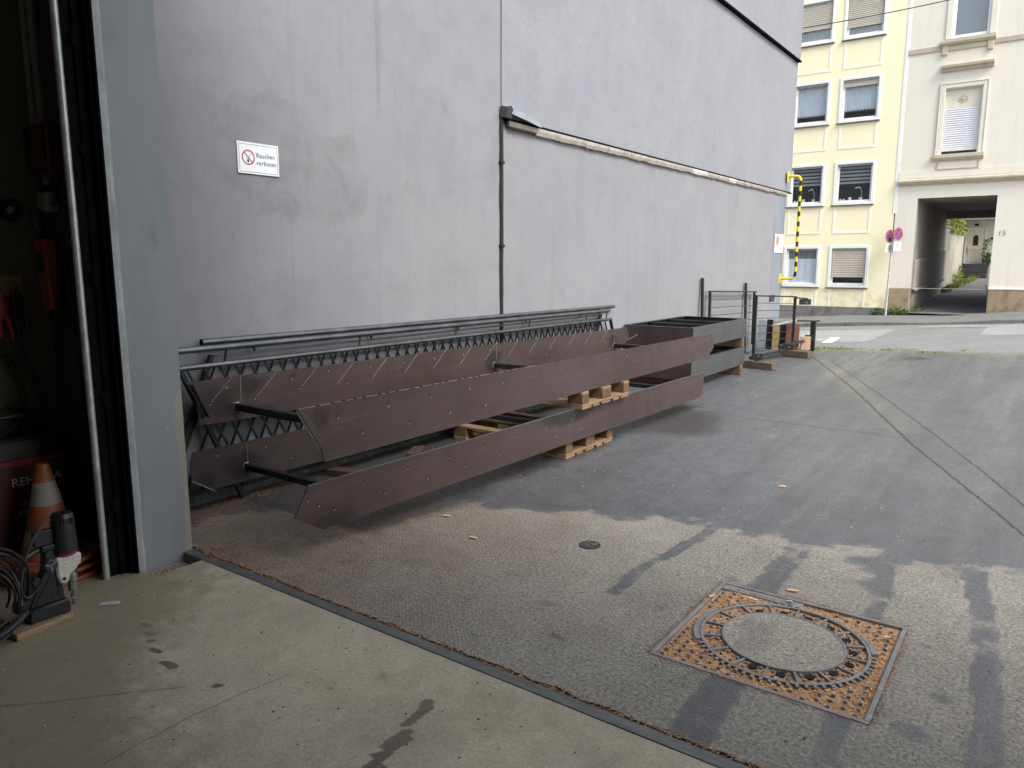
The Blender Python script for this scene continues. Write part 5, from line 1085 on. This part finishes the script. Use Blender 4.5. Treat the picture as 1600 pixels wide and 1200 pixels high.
mb = MB(); mb.tube(smooth_path([(.13,-.88,.69),(.13,-.84,.78),(.13,-.6,.80),(.13,-.46,.78),(.13,-.43,.69)]), .014, 8); obj('handle', mb, M_TOOLB, wm)
M_LET = simple('faded_lettering', (.42,.40,.40), .6)
obj('lettering', text_mb('REH', .062, (.2445,-.70,.455), (0,1,0), (0,0,1), .0006, True), M_LET, wm, smooth=False); obj('lettering', text_mb('FRA', .062, (.2445,-.565,.455), (0,1,0), (0,0,1), .0006, True), M_LET, wm, smooth=False)
for q, (y, z, w_) in enumerate(((-.66,.345,.10),(-.52,.345,.05),(-.68,.30,.13),(-.52,.30,.06))):
    mb = MB(); mb.box(.2435,.2445,y,y+w_,z,z+.022); obj('print_line', mb, simple('dull_print', (.20,.18,.18), .6), wm)
for y in (-.82,-.48):
    mb = MB(); mb.lathe([(.05,-.02),(.055,0),(.05,.02)], (0,0,0), 16); mb.v = [(.13+z, y+x_*1.0, .055+y_) for x_, y_, z in mb.v]; obj('wheel', mb, M_TOOLB, wm)
# magnetic drill standing on a plank
D = thing('magnetic_drill', 'black magnetic core drill with cream gearbox standing on a wood plank', 'drill', (.97,-.86,.03))
# local frame in world coords: y runs along the magnet foot, x towards the camera side
mb = MB(); mb.prism([(.93,-.955,.032),(.93,-.785,.032),(.93,-.785,.085),(.93,-.80,.095),(.93,-.94,.095),(.93,-.955,.08)], (.08,0,0)); obj('magnet_foot', mb, M_TOOLB, D, bevel=.006)
mb = MB(); mb.prism([(.945,-.95,.095),(.945,-.80,.095),(.945,-.815,.265),(.945,-.83,.335),(.945,-.865,.335),(.945,-.875,.25)], (.05,0,0)); obj('stand_body', mb, M_TOOLD, D, bevel=.006)
mb = MB(); mb.prism([(.995,-.93,.105),(.995,-.845,.105),(.995,-.85,.23)], (.004,0,0)); obj('stand_panel', mb, M_TOOLB, D, bevel=.002)
mb = MB()
for z in (.12,.16,.20): mb.box(.9955,.9975,-.832,-.824,z,z+.028)
obj('slot', mb, M_HOLE, D)
mb = MB(); mb.box(.955,.985,-.835,-.815,.10,.36); obj('slide_rail', mb, M_TOOLB, D, bevel=.003)
mb = MB(); mb.lathe([(.03,0),(.034,.01),(.034,.03),(.026,.036)], (0,0,0), 20); mb.v = [(.992+z*.8, -.855+x_*.85, .275+y_*.85) for x_, y_, z in mb.v]; hub = obj('feed_hub', mb, M_TOOLD, D)
mb = MB()
for a in (.6,2.7,4.8): mb.beam((1.02,-.855,.275), (1.02,-.855+.026*math.cos(a),.275+.026*math.sin(a)), .006, .006)
obj('hub_spoke', mb, M_CAST, hub)
mb = MB(); mb.box(.945,.995,-.875,-.80,.335,.36); mb.box(.955,.985,-.90,-.82,.36,.43); obj('upper_slide', mb, M_TOOLB, D, bevel=.005)
mb = MB(); yc, xc = -.775, .975; mb.lathe([(.044,.305),(.052,.312),(.052,.33),(.050,.42),(.047,.475),(.040,.488),(.02,.49)], (xc,yc,0), 20); mt = obj('motor', mb, M_TOOLB, D)
mb = MB()
for q in range(5): mb.obox((xc+.040, yc-.022+q*.011, .455), (.010,0,0), (0,.0025,0), (0,0,.014))
obj('vent_slot', mb, M_HOLE, mt)
mb = MB(); mb.lathe([(.046,.296),(.0475,.298),(.0475,.309),(.044,.311)], (xc,yc,0), 20); obj('magenta_ring', mb, M_MAG, D)
mb = MB(); mb.prism([(.935,-.83,.296),(.935,-.722,.296),(.935,-.722,.262),(.935,-.745,.225),(.935,-.775,.205),(.935,-.785,.17),(.935,-.82,.17),(.935,-.83,.21)], (.078,0,0)); gb = obj('gearbox', mb, M_TOOLW, D, bevel=.008)
for z in (.245,.262,.279):
    mb = MB(); mb.box(1.0125,1.0155,-.80,-.728,z,z+.006); obj('rib', mb, M_TOOLW, gb, bevel=.001)
mb = MB(); mb.disc((1.013,-.805,.195), (0,1,0), (0,0,1), .008, (.002,0,0), 12); obj('screw', mb, M_TOOLB, gb)
mb = MB(); mb.lathe([(.018,.225),(.018,.20),(.024,.198),(.025,.165),(.020,.16),(.020,.118),(.012,.115)], (xc,-.757,0), 18); obj('chuck', mb, M_CHROME, D)
mb = MB()
for q in range(16):
    a = q*.7; mb.obox((xc+.003*math.cos(a), -.757+.003*math.sin(a), .112-q*.0042), Vector((math.cos(a), math.sin(a), 0))*.010, Vector((-math.sin(a), math.cos(a), 0))*.005, (0,0,.003))
obj('drill_bit', mb, M_CAST, D)
mb = MB(); mb.tube(smooth_path([(.97,-.99,.30),(.98,-.95,.322),(.975,-.91,.338),(.965,-.87,.345)]), .014, 10); obj('grip', mb, M_TOOLD, D)
mb = MB(); mb.prism([(.935,-1.0,.09),(.935,-.955,.09),(.935,-.885,.22),(.935,-.915,.235)], (.06,0,0)); sw = obj('switch_box', mb, M_TOOLB, D, bevel=.005)
for q in range(3):
    mb = MB(); f = .25+.25*q; mb.obox((.999, -1.0+.10*f+.012, .10+.135*f), (.005,0,0), (0,.012,.0), (0,-.004,.014)); obj('switch', mb, M_TOOLD, sw, bevel=.002)
M_CABLE = simple('grey_black_cable', (.035,.036,.04), .45, 0, .2, 10); M_CABLEB = simple('black_rubber', (.012,.012,.012), .6)
mb = MB(); mb.tube(smooth_path([(xc,-.815,.47),(1.0,-.86,.46),(1.03,-.93,.40),(1.04,-.975,.30),(1.04,-.985,.20),(1.02,-.95,.165),(1.01,-.90,.20)], 8), .0055, 7); obj('power_cable', mb, M_CABLE, D)
cg = thing('cable_coil', 'tangle of grey cables lying behind the magnetic drill', 'cable', (.95,-1.1,0))
for q in range(7):
    r0 = .11+.012*q; pts = []
    for a in np.linspace(-.4, 5.4, 22): pts.append((.96+.03*math.sin(a*2+q)+.012*q, -1.10+r0*math.cos(a)*.85, .17+r0*math.sin(a)*1.15+.01*q))
    mb = MB(); mb.tube(pts, .0055, 6); obj('cable_loop', mb, M_CABLE if q % 2 else M_CABLEB, cg)
hose = MB(); pth = smooth_path([(1.08,-1.28,.06),(1.08,-1.18,.05),(1.07,-1.06,.075),(1.03,-.97,.11)], 10); hose.tube(pth, [.017 if i % 2 else .0135 for i in range(len(pth))], 9); props(obj('corrugated_hose', hose, M_CABLEB), 'black corrugated hose running along floor to the magnetic drill', 'hose')
pl = thing('wood_plank', 'short raw wood plank lying under the magnetic drill', 'plank', (1.0,-.88,0)); mb = MB(); mb.prism([(.86,-1.045,.0),(.86,-.745,.0),(1.028,-.785,.0),(1.058,-1.03,.0)], (0,0,.030)); obj('plank_board', mb, wood('raw_plank', (.42,.28,.17), (.16,.10,.06), 'y'), pl, bevel=.004)
mb = MB(); mb.obox((1.01,-.62,.004), (.028,.03,0), (-.01,.012,0), (0,0,.0025)); props(obj('paper_scrap', mb, simple('pale_scrap', (.45,.48,.5), .5)), 'small pale scrap on the workshop floor beside the drill', 'scrap')
# wall fittings in the dark corner
M_COND = simple('conduit_grey', (.16,.15,.14), .6)
for i, (x, z, l) in enumerate(((.075,2.2,'grey conduit pipe nearest the side wall, in the dark corner'),(.165,2.0,'middle grey conduit pipe ending above the socket box'),(.41,2.02,'grey conduit pipe nearest the door track'))):
    t = thing('conduit_pipe', l, 'conduit', (x,-.35,z), group='conduits on the dark wall'); mb = MB(); mb.tube([(0,0,0),(0,0,2.35)], .022, 10); obj('conduit_tube', mb, M_COND, t, local=True)
    for z_ in (.25,.8): mb = MB(); mb.box(-.03,.05,.0,.016,z_,z_+.03); obj('pipe_clip', mb, M_BLACK, t, local=True)
db = thing('distribution_box', 'dark red electrical box behind the conduits', 'electrical box', (.19,-.34,2.04)); mb = MB(); mb.box(.07,.31,-.40,-.337,2.04,2.30); obj('box_body', mb, simple('box_red', (.09,.02,.018), .5), db, bevel=.008); obj('box_lid', frame_mb(.085,.295,2.055,2.285,-.41,-.401,.015), M_BLACK, db)
so = thing('socket_box', 'pale grey socket with plug below the conduits', 'socket', (.19,-.34,1.85)); mb = MB(); mb.box(.13,.245,-.40,-.337,1.86,1.96); obj('socket_body', mb, simple('socket_grey', (.22,.21,.19), .5), so, bevel=.01); mb = MB(); mb.lathe([(.03,0),(.036,.05),(.03,.10)], (.15,-.41,1.775), 14); obj('plug', mb, M_TOOLB, so)
dsk = thing('grinding_disc', 'dark round disc hanging on the side wall of workshop', 'disc', (.03,-.5,1.87)); mb = MB(); mb.disc((.022,-.50,1.87), (0,1,0), (0,0,1), .062, (.03,0,0), 22); obj('disc_body', mb, M_TOOLB, dsk, bevel=.004); mb = MB(); mb.disc((.0525,-.50,1.87), (0,1,0), (0,0,1), .018, (.012,0,0), 14); obj('disc_hub', mb, M_CAST, dsk)
ob = thing('extension_block', 'orange red extension socket block hanging on a cable', 'extension socket', (.15,-.39,1.5)); mb = MB(); mb.prism([(.075,-.42,1.73),(.215,-.42,1.72),(.235,-.42,1.36),(.125,-.42,1.34)], (0,.06,0)); obj('block_body', mb, simple('dull_orange_red', (.26,.045,.025), .5), ob, bevel=.01)
mb = MB(); mb.box(.11,.20,-.428,-.419,1.55,1.66); obj('socket_panel', mb, M_TOOLB, ob, bevel=.004); mb = MB(); mb.tube(smooth_path([(.15,-.40,1.34),(.17,-.40,1.25),(.23,-.40,1.24),(.25,-.39,1.36),(.27,-.38,1.55),(.30,-.37,1.62),(.34,-.37,1.45),(.36,-.37,1.0),(.40,-.37,.66),(.43,-.37,.5)], 6), .010, 8); obj('cable', mb, M_CABLEB, ob)
mb = MB(); mb.tube(smooth_path([(.15,-.40,1.73),(.17,-.38,1.86),(.27,-.37,1.92),(.31,-.36,2.1),(.33,-.36,2.25)], 6), .009, 8); obj('cable', mb, M_CABLEB, ob)
cbd = thing('hook_board', 'small tan hook board on the side wall holding welding clamps', 'board', (.03,-.6,1.5)); mb = MB(); mb.box(.021,.036,-.80,-.47,1.43,1.535); obj('board_body', mb, simple('board_tan', (.24,.15,.085), .7), cbd, bevel=.003)
for y in (-.515,-.585):
    mb = MB(); mb.tube(smooth_path([(.036,y,1.50),(.06,y,1.495),(.066,y,1.47),(.055,y,1.46)],4), .005, 6); obj('hook', mb, M_CHROME, cbd)
def clamp(y, m_, label):
    t = thing('welding_clamp', label, 'clamp', (.06,y,1.3), group='clamps on the hook board'); mb = MB(); mb.prism([(.05,y-.025,1.45),(.05,y+.02,1.45),(.05,y+.025,1.36),(.05,y+.01,1.30),(.05,y-.025,1.30)], (.03,0,0)); obj('jaw', mb, m_, t, bevel=.006)
    for dy0, dy1 in ((-.02,-.005),(.012,.05)): mb = MB(); mb.tube([(.065,y+dy0,1.37),(.065,y+dy0*.4+dy1*.6,1.29),(.065,y+dy1,1.205)], [.012,.014,.010], 8); obj('grip', mb, m_, t)
    mb = MB(); mb.tube(smooth_path([(.065,y-.005,1.21),(.07,y+.01,1.1),(.08,y+.06,.95),(.08,y+.05,.80),(.075,y-.05,.70),(.07,y-.16,.63),(.07,y-.26,.62)], 7), .010, 8); obj('cable', mb, M_CABLEB, t)
clamp(-.515, M_TOOLB, 'black welding clamp hanging from hook nearest the corner'); clamp(-.60, simple('clamp_red', (.30,.03,.04), .45), 'red welding clamp hanging beside the black one')
mb = MB(); mb.tube(smooth_path([(.07,-.75,1.16),(.08,-.62,1.14),(.10,-.52,1.03),(.16,-.44,.88),(.27,-.40,.74),(.40,-.385,.60)], 7), .009, 8); props(obj('hanging_cable', mb, M_CABLEB), 'long black cable sagging from side wall across the dark corner', 'cable')
mb = MB(); mb.tube(smooth_path([(.08,-.62,.86),(.085,-.58,.82),(.09,-.55,.74),(.10,-.54,.70)], 7), .016, 8); props(obj('torch_hose', mb, M_CABLEB), 'thick black torch hose end above the welding machine', 'hose')
